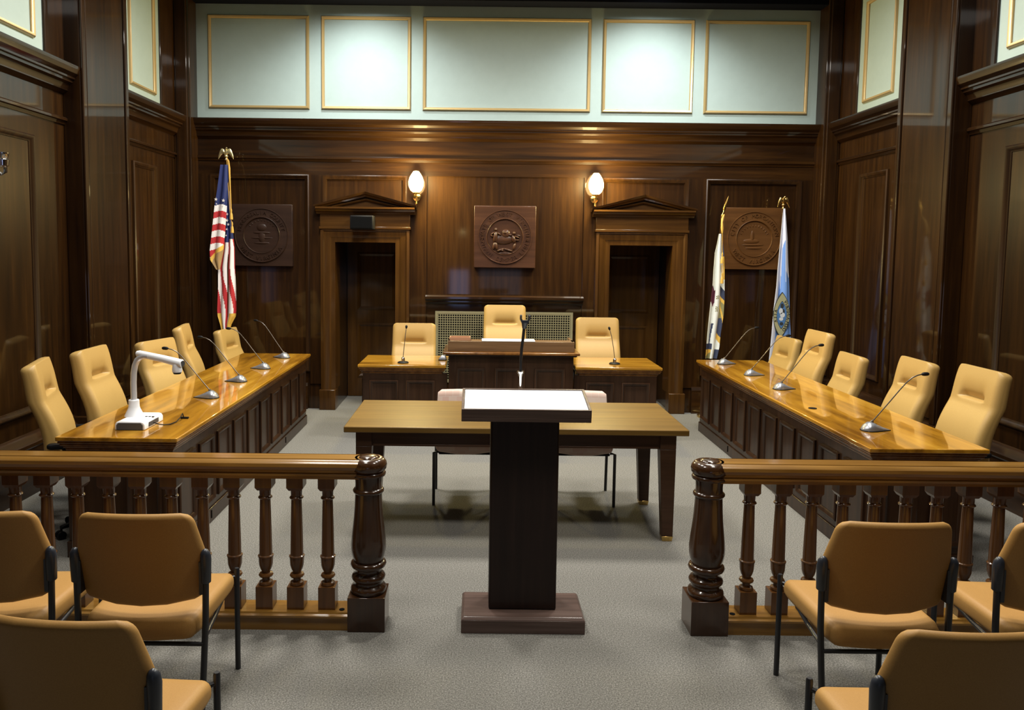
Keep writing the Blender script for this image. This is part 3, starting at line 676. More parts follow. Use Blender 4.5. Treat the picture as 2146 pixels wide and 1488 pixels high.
def exec_chair(bx, by, face, top, label, group, z=0.):
    """face = compass angle of facing (0 = +y), top = height of the back's top edge"""
    rz = math.radians(face); x, y = bx - .33 * math.sin(rz), by + .33 * math.cos(rz)   # bx, by: middle of the back's top edge
    if first[0]:
        o = EX; o.location = (x, y, z); o.rotation_euler = (0, 0, rz); o['label'] = label; o['group'] = group; first[0] = False
        dz0 = top - z - 1.13
        exec_chair.store = [(c.name.split('.')[0], c) for c in o.children]
        for c in o.children:
            if c.name.split('.')[0] in ('backrest', 'seat', 'armrest'): c.location.z = dz0 if not c.name.startswith('arm') else min(dz0, .015)
        return
    o = dup(EX, (x, y, z), rz, label, group)
    for c in o.children:
        if c.name.split('.')[0] in ('backrest', 'seat', 'armrest'): c.location.z = top - z - 1.13 if not c.name.startswith('arm') else min(top - z - 1.13, .015)
GL, GR, GD = 'high-back chairs along the left desk', 'high-back chairs along the right desk', 'high-back chairs behind the judge bench'
exec_chair(-2.85, 5.10, -73, 1.155, 'tan high-back chair nearest the camera behind the left desk, turned nearly edge-on', GL)
exec_chair(-2.85, 5.80, -89, 1.152, 'tan high-back chair just behind the document camera neck, second from near desk end', GL)
exec_chair(-2.80, 6.86, -106, 1.09, 'broad-looking tan chair behind the document camera arm at the left desk', GL)
exec_chair(-2.82, 7.54, -80, 1.15, 'narrow edge-on tan chair second from the far end of the left desk', GL)
exec_chair(-2.79, 8.76, -98, .992, 'tan high-back chair directly below the striped flag', GL)
exec_chair(3.42, 8.64, 96, .982, 'tan high-back chair partly covering the blue flag', GR)
exec_chair(3.30, 7.574, 92, 1.16, 'tall tan chair second from the far end of the right desk', GR)
exec_chair(3.30, 6.90, 88, 1.027, 'lowest tan chair, in the middle of the right desk row', GR)
exec_chair(3.35, 5.96, 88, 1.115, 'tan chair crossed by the microphone head near the right desk end', GR)
exec_chair(3.36, 5.20, 90, 1.165, 'largest tan high-back chair, at the near end of the right desk', GR)
exec_chair(-.69, 8.62, 180, 1.09, 'tan high-back chair behind the small desk left of the bench', GD)
exec_chair(.315, 8.92, 180, 1.28, 'highest tan chair in front of the lattice grille at the central bench', GD, .16)
exec_chair(1.325, 8.62, 180, 1.175, 'tan high-back chair behind the small desk right of the bench', GD)

# ------------------------------------------------------------------ gallery chair
def make_guest():
    t = thing('guest_chair', '', 'chair')
    rings = []
    H0, H1 = .535, .895
    nv = 36
    for k in range(nv + 1):
        v = k / nv; z = H0 + (H1 - H0) * v
        if v < .52: hw = .236 + .013 * smooth01(v / .52)
        else: hw = .249 - .034 * ((v - .52) / .48) ** 1.0
        th = .0185
        e = min(v * (H1 - H0), (1 - v) * (H1 - H0))
        if e < .02: c_ = math.sqrt(max(0, 1 - (1 - e / .02) ** 2)); th = max(.003, th * c_)
        q_ = .045 if v > .5 else .03
        if e < q_: hw -= .036 * (1 - math.sqrt(max(0, 1 - (1 - e / q_) ** 2)))
        y0 = -.215 - .075 * v
        ring = []
        for x, y in rrect(hw, th, .016, 14, 1, 4):
            ring.append((x, y0 + y + .055 * (abs(x) / .25) ** 2.2, z - .028 * (1 - (x / .25) ** 2) * (1 - smooth01(v / .5)) + .006 * (1 - (x / .25) ** 2) * v))
        rings.append(ring)
    MB().loft(rings).build('backrest', M['vinylo'], t, local=True, angle=75)
    sr = []
    for y, sx, dz, th in ((-.245, .17, -.012, .008), (-.24, .195, -.008, .028), (-.225, .215, -.004, .038), (-.18, .226, 0, .042), (0, .232, 0, .042), (.16, .236, 0, .042), (.20, .232, -.003, .038), (.228, .215, -.008, .028), (.238, .17, -.012, .008)):
        sr.append([(x, y, .432 + dz + z - .018 * (1 - (x / .24) ** 2) * (1 if z < 0 else .25)) for x, z in rrect(sx, th, .03, 10, 1, 4)])
    MB().loft(sr).build('seat', M['vinylo'], t, local=True, angle=75)
    for s_ in (-1, 1):
        MB().tube([(s_ * .232, .245, .0), (s_ * .232, .245, .465), (s_ * .232, .245, .472)], .012, 14, rs=[.012, .012, .009]).tube([(s_ * .232, .245, .435), (s_ * .19, .22, .425)], .009).build('leg', M['blackmetal'], t, local=True)
        MB().tube([(s_ * .242, -.265, .0), (s_ * .246, -.235, .25), (s_ * .250, -.215, .45), (s_ * .252, -.213, .60), (s_ * .253, -.218, .70)], .0125, 14).build('leg', M['blackmetal'], t, local=True)
        MB().tube([(s_ * .253, -.212, .60), (s_ * .253, -.212, .607), (s_ * .254, -.214, .70), (s_ * .254, -.217, .722), (s_ * .253, -.219, .736), (s_ * .252, -.220, .742)], .02, 16, rs=[.012, .0195, .0215, .019, .012, .003]).box(s_ * .238 - .008, s_ * .238 + .008, -.226, -.19, .56, .69).build('back_bracket', M['blacksoft'], t, local=True, angle=60)
        MB().tube([(s_ * .248, -.225, .385), (s_ * .225, -.02, .385), (s_ * .20, .225, .40)], .009).build('side_rail', M['blackmetal'], t, local=True)
    MB().tube([(-.247, -.228, .362), (.247, -.228, .362)], .009).build('cross_bar', M['blackmetal'], t, local=True)
    return t
GC = make_guest()
def guest(o, x, y, rz, label):
    GG = 'ochre guest chairs in the public rows'
    if o is None: o = dup(GC, (x, y, 0), rz, label, GG)
    else: o.location = (x, y, 0); o.rotation_euler = (0, 0, rz); o['label'] = label; o['group'] = GG
guest(GC, -1.302, 3.195, .0, 'ochre guest chair fully in view before the left balustrade')
guest(None, -1.915, 3.20, .02, 'ochre guest chair cut by the left picture edge before the balustrade')
guest(None, -1.125, 2.345, -.09, 'nearest ochre guest chair in the lower left corner')
guest(None, 1.612, 3.195, .0, 'ochre guest chair fully in view before the right balustrade')
guest(None, 2.313, 3.20, -.03, 'ochre guest chair cut by the right picture edge before the balustrade')
guest(None, 1.385, 2.335, .02, 'nearest ochre guest chair in the lower right corner')

# chairs with checked fabric behind the table
def make_check():
    t = thing('stacking_chair', '', 'chair')
    rings = []
    for k in range(15):
        v = k / 14; z = .50 + .30 * v; e = min(v, 1 - v) * .30; hw = .24 - .012 * v; th = .018
        if e < .03: c_ = math.sqrt(max(0, 1 - (1 - e / .03) ** 2)); hw -= .03 * (1 - c_); th = max(.003, th * c_)
        rings.append([(x, -.19 - .06 * v + y + .04 * (abs(x) / .24) ** 2, z) for x, y in rrect(hw, th, .014, 10, 1, 3)])
    MB().loft(rings).build('backrest', M['check'], t, local=True, angle=75)
    sr = []
    for y, sx, th in ((-.22, .19, .012), (-.20, .215, .028), (0, .225, .03), (.17, .225, .03), (.21, .215, .026), (.225, .19, .012)):
        sr.append([(x, y, .445 + z - .03 * (1 - (x / .23) ** 2) * (1 if z < 0 else .1)) for x, z in rrect(sx, th, .022, 10, 1, 3)])
    MB().loft(sr).build('seat', M['check'], t, local=True, angle=75)
    MB().box(-.2, .2, -.2, .2, .385, .40).build('seat_pan', M['black'], t, local=True, bevel=.01)
    for s_ in (-1, 1):
        MB().tube([(s_ * .235, .20, 0), (s_ * .235, .20, .40), (s_ * .20, .19, .405)], .0115, 12).build('leg', M['blackmetal'], t, local=True)
        MB().tube([(s_ * .238, -.20, 0), (s_ * .238, -.17, .42), (s_ * .236, -.175, .52), (s_ * .225, -.20, .66)], .0115, 12).build('leg', M['blackmetal'], t, local=True)
    return t
CK = make_check()
CK.location = (-.075, 5.955, 0); CK.rotation_euler = (0, 0, PI); CK['label'] = 'rose checked fabric chair tucked behind the table, left of the lectern'; CK['group'] = 'checked chairs at the table'
dup(CK, (.802, 5.955, 0), PI, 'rose checked fabric chair tucked behind the table, right of the lectern')

# ------------------------------------------------------------------ gooseneck microphones
def make_mic():
    t = thing('gooseneck_microphone', '', 'microphone')
    rg = []
    for x, w_, h in ((-.058, .006, .004), (-.052, .028, .016), (-.035, .046, .038), (-.012, .05, .055), (.012, .044, .053), (.04, .034, .038), (.075, .022, .022), (.11, .010, .010), (.128, .002, .003)):
        rg.append([(x, w_ * math.cos(a), h * max(0., math.sin(a)) ** .7 + .003) for a in [PI * k / 12 for k in range(13)]])
    MB().loft(rg).build('housing', M['silver'], t, local=True, angle=60)
    MB().loft([[(x, y, z) for x, y in ((-.062, -.01), (-.054, -.034), (-.02, -.054), (.02, -.048), (.08, -.025), (.134, -.003), (.134, .003), (.08, .025), (.02, .048), (-.02, .054), (-.054, .034), (-.062, .01))] for z in (.0005, .005)]).build('base', M['black'], t, local=True)
    pts = [(.0, 0, .05), (.03, 0, .085), (.10, 0, .17), (.18, 0, .27), (.225, 0, .322), (.26, 0, .352), (.295, 0, .368), (.325, 0, .374)]
    MB().tube(pts, .004, 8).tube([(-.006, 0, .045), (.012, 0, .064)], .010, 10).build('gooseneck', M['stem'], t, local=True)
    MB().tube([(.318, 0, .373), (.325, 0, .374), (.335, 0, .375), (.355, 0, .376), (.365, 0, .376), (.369, 0, .376)], .01, 12, rs=[.005, .010, .0125, .0125, .009, .002]).build('capsule', M['black'], t, local=True)
    MB().lathe([(0, .004), (.004, .003)], (.035, .0, .042), 8).build('button', M['black'], t, local=True)
    return t
MC = make_mic(); mfirst = [True]
def mic(x, y, rz, label, g):
    if mfirst[0]:
        MC.location = (x, y, .7605); MC.rotation_euler = (0, 0, rz); MC['label'] = label; MC['group'] = g; mfirst[0] = False
    else: dup(MC, (x, y, .7605), rz, label, g)
ML, MR = 'gooseneck microphones on the left desk', 'gooseneck microphones on the right desk'
mic(-2.02, 5.92, PI - .02, 'silver gooseneck microphone nearest the document camera', ML)
mic(-2.02, 6.65, PI - .08, 'silver gooseneck microphone second along the left desk from the document camera', ML)
mic(-2.01, 7.37, PI - .12, 'silver gooseneck microphone third along the left desk, its head before the flag chair', ML)
mic(-2.0, 8.11, PI - .35, 'silver gooseneck microphone at the far end of the left desk', ML)
mic(2.54, 8.03, .12, 'silver gooseneck microphone at the far end of the right desk', MR)
mic(2.57, 7.31, .05, 'silver gooseneck microphone before the low chair by the blue flag', MR)
mic(2.57, 6.58, .10, 'silver gooseneck microphone third from the near end chair, before the tall chair', MR)
mic(2.58, 5.07, .03, 'silver gooseneck microphone nearest the camera on the right desk', MR)
def make_dmic():
    t = thing('table_microphone', '', 'microphone')
    MB().lathe([(.0005, .056), (.006, .056), (.014, .045), (.018, .018)], (0, 0, 0), 24).build('base', M['black'], t, local=True)
    MB().lathe([(.016, .019), (.05, .017), (.056, .012), (.06, .006)], (0, 0, 0), 16).build('collar', M['chrome'], t, local=True)
    MB().tube([(0, 0, .055), (.008, .02, .16), (.018, .05, .28), (.024, .075, .345)], .0035, 8).build('gooseneck', M['stem'], t, local=True)
    MB().tube([(.0235, .073, .338), (.024, .076, .345), (.025, .082, .360), (.0255, .086, .369), (.026, .088, .372)], .01, 12, rs=[.004, .010, .0125, .009, .002]).build('capsule', M['black'], t, local=True)
    return t
DM = make_dmic(); DM.location = (-.74, 7.86, .7605); DM['label'] = 'round-based microphone on the small desk left of the bench'; DM['group'] = 'round-based microphones'
DM.rotation_euler = (0, 0, .0)
d2 = dup(DM, (1.405, 7.95, .7605), .95, 'round-based microphone on the small desk right of the bench')
t = thing('wedge_microphone', 'small dark wedge microphone foot beside the left end of the bench ledge', 'microphone', (-.352, 8.10, .7605))
MB().loft([[(-.39, 8.06, z), (-.315, 8.06, z), (-.315, 8.15, z), (-.39, 8.15, z)] for z in (.761, .775)] + [[(-.365, 8.08, .81), (-.325, 8.08, .81), (-.325, 8.14, .81), (-.365, 8.14, .81)]]).build('housing', M['silver'], t, bevel=.006)
MB().box(-.395, -.312, 8.055, 8.155, .7605, .766).build('base', M['black'], t)

# ------------------------------------------------------------------ document camera
t = thing('document_camera', 'white document camera with curved silver neck on the left desk', 'document camera', (-2.17, 4.98, .7605))
r = []
for y in (4.842, 4.85, 5.12, 5.135):
    q = .9 if y in (4.842, 5.135) else 1
    pr = [(-.094, 0), (.094, 0), (.094, .034), (.085, .048), (.07, .053), (-.07, .053), (-.085, .048), (-.094, .034)]
    r.append([(-2.163 + x * (1 if q == 1 else .98), y, .7615 + z * (1 if q == 1 else .96)) for x, z in pr])
MB().loft(r).build('base', M['white'], t, bevel=.004, seg=3)
MB().loft([[(-2.163 + x, y, .764 + z) for x, z in [(-.082, 0), (.082, 0), (.082, .028), (.07, .042), (-.07, .042), (-.082, .028)]] for y in (4.838, 4.8425)]).build('front_plate', M['greyplate'], t)
k = MB()
for i in range(3): k.box(-2.13 + i * .022, -2.116 + i * .022, 4.99, 5.005, .8143, .8165)
k.build('button', M['black'], t)
MB().box(-2.0675, -2.0655, 4.90, 5.05, .772, .80).build('side_port', M['greyplate'], t)
MB().lathe([(.812, .060), (.825, .054), (.86, .038), (.875, .034), (.915, .033), (.918, .03)], (-2.215, 5.03, 0), 24).build('neck_socket', M['white'], t)
cv = [(-2.215, 5.03, .90), (-2.215, 5.03, 1.03), (-2.212, 5.03, 1.09), (-2.202, 5.028, 1.14), (-2.185, 5.024, 1.175), (-2.162, 5.018, 1.198), (-2.13, 5.01, 1.207), (-2.10, 5.003, 1.205)]
MB().tube(cv, .019, 18).build('neck', M['silverlight'], t)
arm = MB().tube([(-2.185, 5.03, 1.218), (-2.17, 5.025, 1.218), (-2.00, 4.985, 1.192), (-1.875, 4.955, 1.168), (-1.868, 4.953, 1.167)], .024, 18, rs=[.018, .022, .024, .027, .022])
arm.build('camera_arm', M['white'], t)
MB().lathe([(1.110, .020), (1.112, .029), (1.13, .031), (1.165, .026)], (-1.905, 4.962, 0), 20).build('camera_head', M['white'], t)
MB().lathe([(1.100, .022), (1.112, .027)], (-1.905, 4.962, 0), 20).build('lens', M['black'], t)
MB().tube([(-1.869, 4.9535, 1.1672), (-1.866, 4.952, 1.1665)], .020, 16).build('arm_end_cap', M['greyplate'], t)
MB().tube([(-2.07, 4.97, .785), (-2.04, 4.965, .775), (-2.0, 4.97, .7675), (-1.97, 5.0, .766), (-1.955, 5.06, .768), (-1.95, 5.12, .785), (-1.955, 5.17, .80), (-1.965, 5.20, .79), (-1.96, 5.20, .77)], .0035, 8).box(-1.975, -1.925, 5.185, 5.205, .7608, .771).build('cable', M['black'], t)

# ------------------------------------------------------------------ flags
def lerp_rows(rows, z):
    rows = sorted(rows, key=lambda r: -r[0])
    if z >= rows[0][0]: return rows[0][1:]
    for a, b in zip(rows, rows[1:]):
        if a[0] >= z >= b[0]:
            u = (a[0] - z) / max(1e-6, a[0] - b[0]); return tuple(p + (q - p) * u for p, q in zip(a[1:], b[1:]))
    return rows[-1][1:]
def sheet(mb, rows, y, pleat, nph, colour, nu=36, nv=150, th=.006, skew=0.):
    z1, z0 = rows[0][0], rows[-1][0]
    fr, bk = [], []
    for j in range(nv + 1):
        z = z1 + (z0 - z1) * j / nv; l, r_ = lerp_rows(rows, z); wv = r_ - l
        a, b = [], []
        for i in range(nu + 1):
            s_ = i / nu; ph = 2 * PI * nph * s_ + skew * j / nv
            amp = pleat * min(1, wv / .12)
            yy = y - amp * math.cos(ph) ; xx = l + wv * s_ + .10 * wv / max(1, nph) * math.sin(ph) * math.sin(PI * s_)
            a.append((xx, yy - th / 2, z)); b.append((xx, yy + th / 2, z))
        fr.append(a); bk.append(b)
    vs = [p for a in fr for p in a] + [p for b in bk for p in b]; n = nu + 1; K = n * (nv + 1)
    fs, mi = [], []
    for j in range(nv):
        z = z1 + (z0 - z1) * (j + .5) / nv
        for i in range(nu):
            c_ = colour((i + .5) / nu, z, (j + .5) / nv)
            q = (j * n + i, j * n + i + 1, (j + 1) * n + i + 1, (j + 1) * n + i)
            fs.append(q); mi.append(c_); fs.append(tuple(K + k for k in reversed(q))); mi.append(c_)
    for j in range(nv):
        for i in (0, nu):
            fs.append((j * n + i, (j + 1) * n + i, K + (j + 1) * n + i, K + j * n + i)); mi.append(colour(.02 if i == 0 else .98, z1 + (z0 - z1) * (j + .5) / nv, (j + .5) / nv))
    for j in (0, nv):
        for i in range(nu):
            fs.append((j * n + i, j * n + i + 1, K + j * n + i + 1, K + j * n + i)); mi.append(colour((i + .5) / nu, z1 if j == 0 else z0, j / nv))
    o = len(mb.v); mb.v += [Vector(p) for p in vs]; mb.f += [[o + k for k in f_] for f_ in fs]; mb.mi += mi
def eagle(x, y, z, s_=1.):
    e = MB()
    e.lathe([(0, .006), (.004, .016), (.015, .018), (.025, .010), (.035, .010), (.042, .020), (.055, .022), (.066, .014)], (x, y, z), 16)
    e.tube([(x, y, z + .06), (x, y, z + .08), (x, y - .006, z + .11), (x + .004, y - .012, z + .135), (x + .012, y - .02, z + .142), (x + .02, y - .026, z + .136)], .015, 12, rs=[.012, .018, .019, .012, .010, .003])
    for q in (-1, 1):
        rg = []
        for u, zz, hh, tt in ((.010, .098, .022, .010), (.03, .118, .030, .009), (.05, .112, .036, .007), (.068, .085, .036, .005), (.082, .05, .02, .003), (.086, .03, .003, .001)):
            rg.append([(x + q * u * s_ + .3 * tt * math.cos(a), y + tt * math.cos(a) - .01, z + zz + hh * math.sin(a) - .01) for a in [2 * PI * k / 12 for k in range(12)]])
        e.loft(rg)
    return e
def tassel(mb, x, y, z):
    mb.lathe([(z, .004), (z - .015, .009), (z - .03, .010), (z - .045, .007), (z - .06, .013), (z - .085, .017), (z - .125, .019), (z - .128, .004)], (x, y, 0), 12)
def star(mb, x, y, z, r_, rot=0.):
    pts = [(x + (r_ if k % 2 == 0 else r_ * .4) * math.sin(rot + k * PI / 5), z + (r_ if k % 2 == 0 else r_ * .4) * math.cos(rot + k * PI / 5)) for k in range(10)]
    mb.loft([[(a, y, b) for a, b in pts], [(a, y - .002, b) for a, b in pts]])
def stand(t, x, y, top, m=None, lean=0.):
    MB().lathe([(0.0, .15), (.02, .15), (.035, .12), (.05, .05), (.10, .028), (.14, .026), (.15, .016)], (x - lean, y, 0), 28).build('base', M['brass'], t)
    MB().tube([(x - lean, y, .05), (x, y, top)], .013, 12).build('pole', M['trimwood'], t)
# striped flag
t = thing('flag_stand', 'red white and blue flag with brass eagle on its pole, left back corner', 'flag', (-2.86, 8.97, 0), 0, 'flags on indoor poles')
stand(t, -2.852, 9.0, 2.875)
eagle(-2.85, 8.99, 2.868, 1.0).build('eagle_finial', M['brasslight'], t, angle=60)
usA = [(2.819, -2.893, -2.813), (2.687, -2.912, -2.815), (2.528, -2.935, -2.818), (2.357, -2.965, -2.836), (2.208, -2.983, -2.849), (2.047, -3.002, -2.862), (1.956, -3.014, -2.874), (1.859, -3.027, -2.881), (1.752, -3.023, -2.904), (1.644, -2.96, -2.922)]
usB = [(2.532, -2.893, -2.817), (2.371, -2.884, -2.809), (2.211, -2.881, -2.8), (2.049, -2.889, -2.786), (1.887, -2.913, -2.772), (1.671, -2.955, -2.77), (1.453, -2.958, -2.762), (1.18, -2.973, -2.76), (1.109, -2.969, -2.767), (1.016, -2.943, -2.817), (0.944, -2.928, -2.835)]
def colA(s_, z, v):      # 0 blue 1 red 2 white 3 fringe 4 underside
    zz = z - .02 * math.sin(PI * s_)
    if zz > 2.36: return 0
    edge = 1.93 + (s_ - 1) * -.0 - (1 - s_) * .16
    if zz > edge: return 2 if int((2.36 - zz) / .072) % 2 == 0 else 1
    if zz > edge - .055: return 3
    return 4
def colB(s_, z, v):
    if z > 2.02 - .28 * (s_ - .35) and z > 1.99: return 0
    if s_ < .55 and z > 1.95 and z > 2.02 - .4 * s_: return 0
    hem = 1.105 if s_ > .62 else (.955 + .45 * abs(s_ - .45) if s_ > .3 else .99)
    if s_ > .66 and z < 1.145: return 3
    if s_ < .22 and z < 1.14: return 3
    ph = s_ * 4.6 + (z - 1.0) * 2.1 + .25 * math.sin(z * 9)
    return 1 if (ph % 2.0) < .95 else 2
fl = MB(); sheet(fl, usA, 8.93, .016, 1.5, colA, 30, 160); sheet(fl, usB, 8.985, .015, 2.5, colB, 44, 200, skew=1.2)
fl.build('flag', [M['blue'], M['red'], M['wht'], M['fringe'], M['underside']], t, angle=80)
for x, z, r_ in ((-2.945, 2.432, .021), (-2.862, 2.42, .021), (-2.94, 2.352 + .03, .010), (-2.87, 2.36, .012)): sm = MB(); star(sm, x, 8.905, z, r_, .1); sm.build('star', M['wht'], t)
for x, z, r_ in ((-2.838, 2.27, .017), (-2.842, 2.20, .020), (-2.826, 2.155, .018), (-2.845, 2.10, .015), (-2.86, 2.30, .008), (-2.866, 2.22, .008), (-2.852, 2.03, .011)): sm = MB(); star(sm, x, 8.955, z, r_, .3); sm.build('star', M['wht'], t)
cdm = MB().tube([(-2.835, 8.955, 2.90), (-2.812, 8.95, 2.86), (-2.802, 8.94, 2.78), (-2.795, 8.94, 2.55), (-2.785, 8.93, 2.33)], .007, 8, rs=[.006, .009, .012, .007, .006]).tube([(-2.83, 8.95, 2.88), (-2.82, 8.945, 2.62), (-2.80, 8.94, 2.30), (-2.775, 8.93, 2.13)], .005, 8)
tassel(cdm, -2.782, 8.925, 2.335); tassel(cdm, -2.772, 8.92, 2.185)
cdm.build('cord_and_tassels', M['cord'], t)
# state flag with spear
t = thing('flag_stand', 'white flag with blue band and gold spear tip at the far right desk end', 'flag', (2.72, 8.98, 0), 0, 'flags on indoor poles')
stand(t, 2.765, 9.0, 2.33, lean=.05)
MB().tube([(2.768, 8.99, 2.30), (2.773, 8.985, 2.33), (2.778, 8.98, 2.355), (2.785, 8.975, 2.40), (2.80, 8.965, 2.46), (2.815, 8.96, 2.52), (2.819, 8.955, 2.54)], .01, 10, rs=[.012, .018, .010, .016, .014, .006, .001]).build('spear_finial', M['brass'], t)
stt = [(2.112, 2.716, 2.753), (2.005, 2.698, 2.762), (1.898, 2.675, 2.777), (1.71, 2.666, 2.79), (1.521, 2.662, 2.797), (1.386, 2.65, 2.802), (1.196, 2.636, 2.798), (0.978, 2.622, 2.773), (0.825, 2.616, 2.763), (0.694, 2.61, 2.74)]
def colS(s_, z, v):      # 0 off-white 1 slate 2 fringe 3 maroon 4 olive, also the painted shadow gap
    d = z + .22 * (s_ - .7)
    if z > 1.60: return 1 if s_ > .80 and z > 1.86 else (2 if s_ > .90 else 0)
    if s_ > .70:
        if 1.42 < d < 1.535: return 1
        if 1.375 < d < 1.42 or 1.265 < d + .5 * (s_ - .8) < 1.325: return 2
        if 1.0 < d < 1.265: return 1 if z < 1.16 else 4
        if .93 < d < 1.0: return 2
        if d < .93: return 0 if z > .80 else 1
        return 4 if d < 1.375 else 0  # gap between the gold bands: shadow painted in as olive cloth colour
    if s_ < .34 and 1.28 + .35 * abs(s_ - .2) < z < 1.53 - .25 * s_ + .3 * max(0, s_ - .24): return 3
    if .42 < s_ < .56 and (1.37 < z < 1.42 or 1.235 < z < 1.29) and (int(z * 140) + int(s_ * 30)) % 3: return 4
    if .16 + (z - .86) * .45 < s_ < .30 + (z - .86) * .5 and .86 < z < 1.10: return 1
    if s_ < .44 and .80 < z < .865: return 1
    if s_ < .42 and z < .80: return 2 if z > .725 + .1 * s_ else 4
    return 0
fl = MB(); sheet(fl, stt, 8.93, .018, 2., colS, 40, 190)
fl.build('flag', [M['offwhite'], M['slate'], M['fringe'], M['maroon'], M['olive']], t, angle=80)
cdm = MB().tube([(2.775, 8.95, 2.33), (2.752, 8.93, 2.28), (2.742, 8.91, 2.24), (2.743, 8.90, 2.17), (2.744, 8.895, 2.12)], .012, 10, rs=[.007, .014, .011, .015, .008]).tube([(2.74, 8.89, 2.2), (2.746, 8.885, 1.95), (2.75, 8.885, 1.9)], .004, 8).tube([(2.75, 8.88, 1.77), (2.755, 8.88, 1.68)], .005, 8)
tassel(cdm, 2.75, 8.88, 1.905); tassel(cdm, 2.756, 8.878, 1.68)
cdm.build('cord_and_tassels', M['cord'], t)
# county flag
t = thing('flag_stand', 'light blue flag with round county seal behind the right desk chairs', 'flag', (3.47, 9.0, 0), 0, 'flags on indoor poles')
stand(t, 3.455, 9.0, 2.42)
eagle(3.452, 8.99, 2.395, .8).build('eagle_finial', M['brass'], t, angle=60)
ctt = [(2.405, 3.447, 3.468), (2.282, 3.436, 3.484), (2.067, 3.424, 3.51), (1.744, 3.405, 3.535), (1.527, 3.398, 3.555), (1.255, 3.377, 3.573), (0.982, 3.367, 3.596), (0.762, 3.354, 3.616), (0.486, 3.338, 3.64)]
def colC(s_, z, v):
    if s_ < .17: return 0
    lim = 1.95 - .10 * math.sin(s_ * 7) if .45 < s_ < .68 else (1.75 - .25 * s_ + .12 * (s_ > .7) if s_ > .4 else 1.58 - .5 * (s_ - .2))
    return 0 if z > lim else 1
fl = MB(); sheet(fl, ctt, 8.965, .016, 1.5, colC, 36, 160)
fl.build('flag', [M['pale'], M['sky']], t, angle=80)
# lens-shaped seal on its folds
sx, sz, hw, hh, ys = 3.468, 1.200, .094, .262, 8.938
def lens(k, y):
    p = []
    R = (hh * hh + hw * hw) / (2 * hw); a0 = math.asin(hh / R)
    for i in range(25): a = -a0 + 2 * a0 * i / 24; p.append((sx + .02 * 0 + k * (R * math.cos(a) - (R - hw)), y, sz + k * R * math.sin(a)))
    for i in range(1, 24): a = a0 - 2 * a0 * i / 24; p.append((sx - k * (R * math.cos(a) - (R - hw)), y, sz + k * R * math.sin(a)))
    return p
sl = MB(); sl.cur = 1; sl.loft([lens(1, ys + .02), lens(1, ys)]); sl.cur = 0; sl.loft([lens(.955, ys + .002), lens(.955, ys - .001)]); sl.cur = 1; sl.loft([lens(.62, ys), lens(.62, ys - .002)]); sl.cur = 2; sl.loft([lens(.58, ys - .001), lens(.58, ys - .003)])
sl.cur = 3
for cx_, cz_, rx_, rz_ in ((-.012, .045, .022, .035), (.008, .0, .028, .03), (-.005, -.045, .024, .02)):
    sl.loft([[(sx + cx_ + rx_ * math.cos(a), y, sz + cz_ + rz_ * math.sin(a)) for a in [2 * PI * k / 12 for k in range(12)]] for y in (ys - .002, ys - .004)])
sl.cur = 1
for cx_, cz_, rx_, rz_ in ((.0, .105, .02, .03), (.015, .04, .018, .03), (.0, -.10, .022, .02)):
    sl.loft([[(sx + cx_ + rx_ * math.cos(a), y, sz + cz_ + rz_ * math.sin(a)) for a in [2 * PI * k / 12 for k in range(12)]] for y in (ys - .002, ys - .0035)])
sl.build('county_seal', [M['khaki'], M['ink'], M['sealblue'], M['sealwhite']], t)
lt = MB(); R = (hh * hh + hw * hw) / (2 * hw); a0 = math.asin(hh / R)
def ring_letter(ch, u, side, size, flip):
    a = a0 * u; r_ = R * .80 - (R - hw) * .80
    cxp = sx + side * .80 * (R * math.cos(a) - (R - hw)); czp = sz + .80 * R * math.sin(a)
    th = -PI / 2 + (a if side > 0 else -a)
    def fn(lx, ly, lz):
        ly -= size * .35; lx = -lx if flip else lx
        if side < 0: lx, ly = -lx, -ly
        return (cxp + lx * math.cos(th) - ly * math.sin(th), ys - .003 - lz, czp + lx * math.sin(th) + ly * math.cos(th))
    put_glyph(lt, ch, size, fn, .03)
for k, ch in enumerate('VIRGINIA-MONO'): ring_letter(ch, .70 - .122 * k, 1, .047, True)
for k, ch in enumerate('ALIA'): ring_letter(ch, -.30 + .17 * k, -1, .042, True)
lt.build('seal_lettering', M['ink'], t)

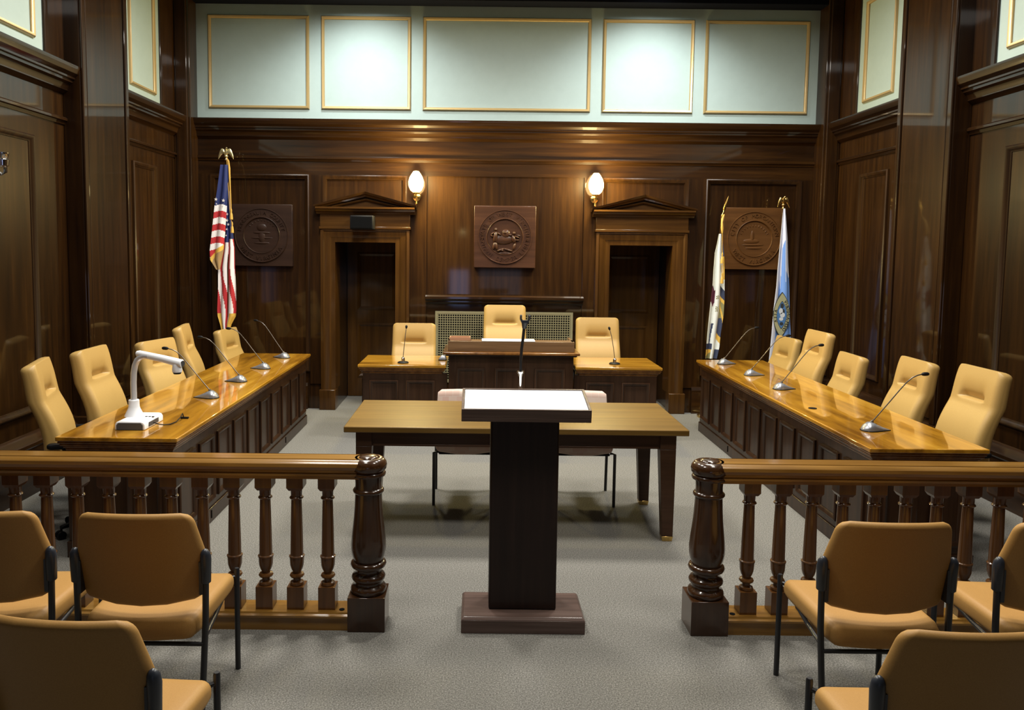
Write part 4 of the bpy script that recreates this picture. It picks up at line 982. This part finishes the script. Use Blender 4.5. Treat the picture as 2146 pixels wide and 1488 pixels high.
# ------------------------------------------------------------------ lights
def area(name, loc, sx_, sy_, power, col=(1, 1, 1), rot=(0, 0, 0), spread=PI):
    l = bpy.data.lights.new(name, 'AREA'); l.shape = 'RECTANGLE'; l.size = sx_; l.size_y = sy_; l.energy = power; l.color = col; l.spread = spread
    o = bpy.data.objects.new(name, l); COL.objects.link(o); o.location = loc; o.rotation_euler = rot
    return o
SPR = math.radians(162)
for x in (-1.30, 1.93):
    area('ceiling_fixture', (x, 6.7, 4.97), .9, .6, 215, (1, .96, .88), spread=SPR)
    area('ceiling_fixture', (x, 4.6, 4.97), .9, .6, 105, (1, .96, .88), spread=SPR)
    area('ceiling_fixture', (x, 2.7, 4.97), .9, .6, 88, (1, .96, .88), spread=SPR)
    l = bpy.data.lights.new('downlight', 'SPOT'); l.energy = 330; l.color = (.92, .98, 1); l.spot_size = math.radians(120); l.spot_blend = 1; l.shadow_soft_size = .08
    o = bpy.data.objects.new('downlight', l); COL.objects.link(o); o.location = (x, 8.25, 4.93); o.rotation_euler = (math.radians(12), 0, 0)
W = bpy.data.worlds.new('room_air'); S.world = W; W.use_nodes = True
W.node_tree.nodes['Background'].inputs[0].default_value = (.5, .55, .7, 1); W.node_tree.nodes['Background'].inputs[1].default_value = .02

# ------------------------------------------------------------------ camera
cam = bpy.data.cameras.new('camera'); co = bpy.data.objects.new('camera', cam); COL.objects.link(co)
F, PX, PY, HZ, RHO = 1650., 1000., 656., 520., .0115
cam.sensor_fit = 'HORIZONTAL'; cam.sensor_width = 36; cam.lens = F / 2146 * 36
# roll about the lens axis; the shift is expressed in the rolled frame
cam.shift_x = (1073 - PX) / 2146; cam.shift_y = -(744 - PY) / 2146
pitch = math.atan((PY - HZ) / F)
R_ = Matrix.Rotation(PI / 2 - pitch, 3, 'X') @ Matrix.Rotation(RHO, 3, 'Z')
co.location = (0, 0, 1.92); co.rotation_euler = R_.to_euler()
cam.clip_start = .05
S.camera = co
S.view_settings.view_transform = 'Standard'; S.view_settings.look = 'None'; S.view_settings.gamma = 1; S.view_settings.use_curve_mapping = False
S.view_settings.exposure = -.36
S.cycles.use_denoising = True
S.cycles.max_bounces = 8; S.cycles.diffuse_bounces = 4; S.cycles.glossy_bounces = 4; S.cycles.sample_clamp_indirect = 6
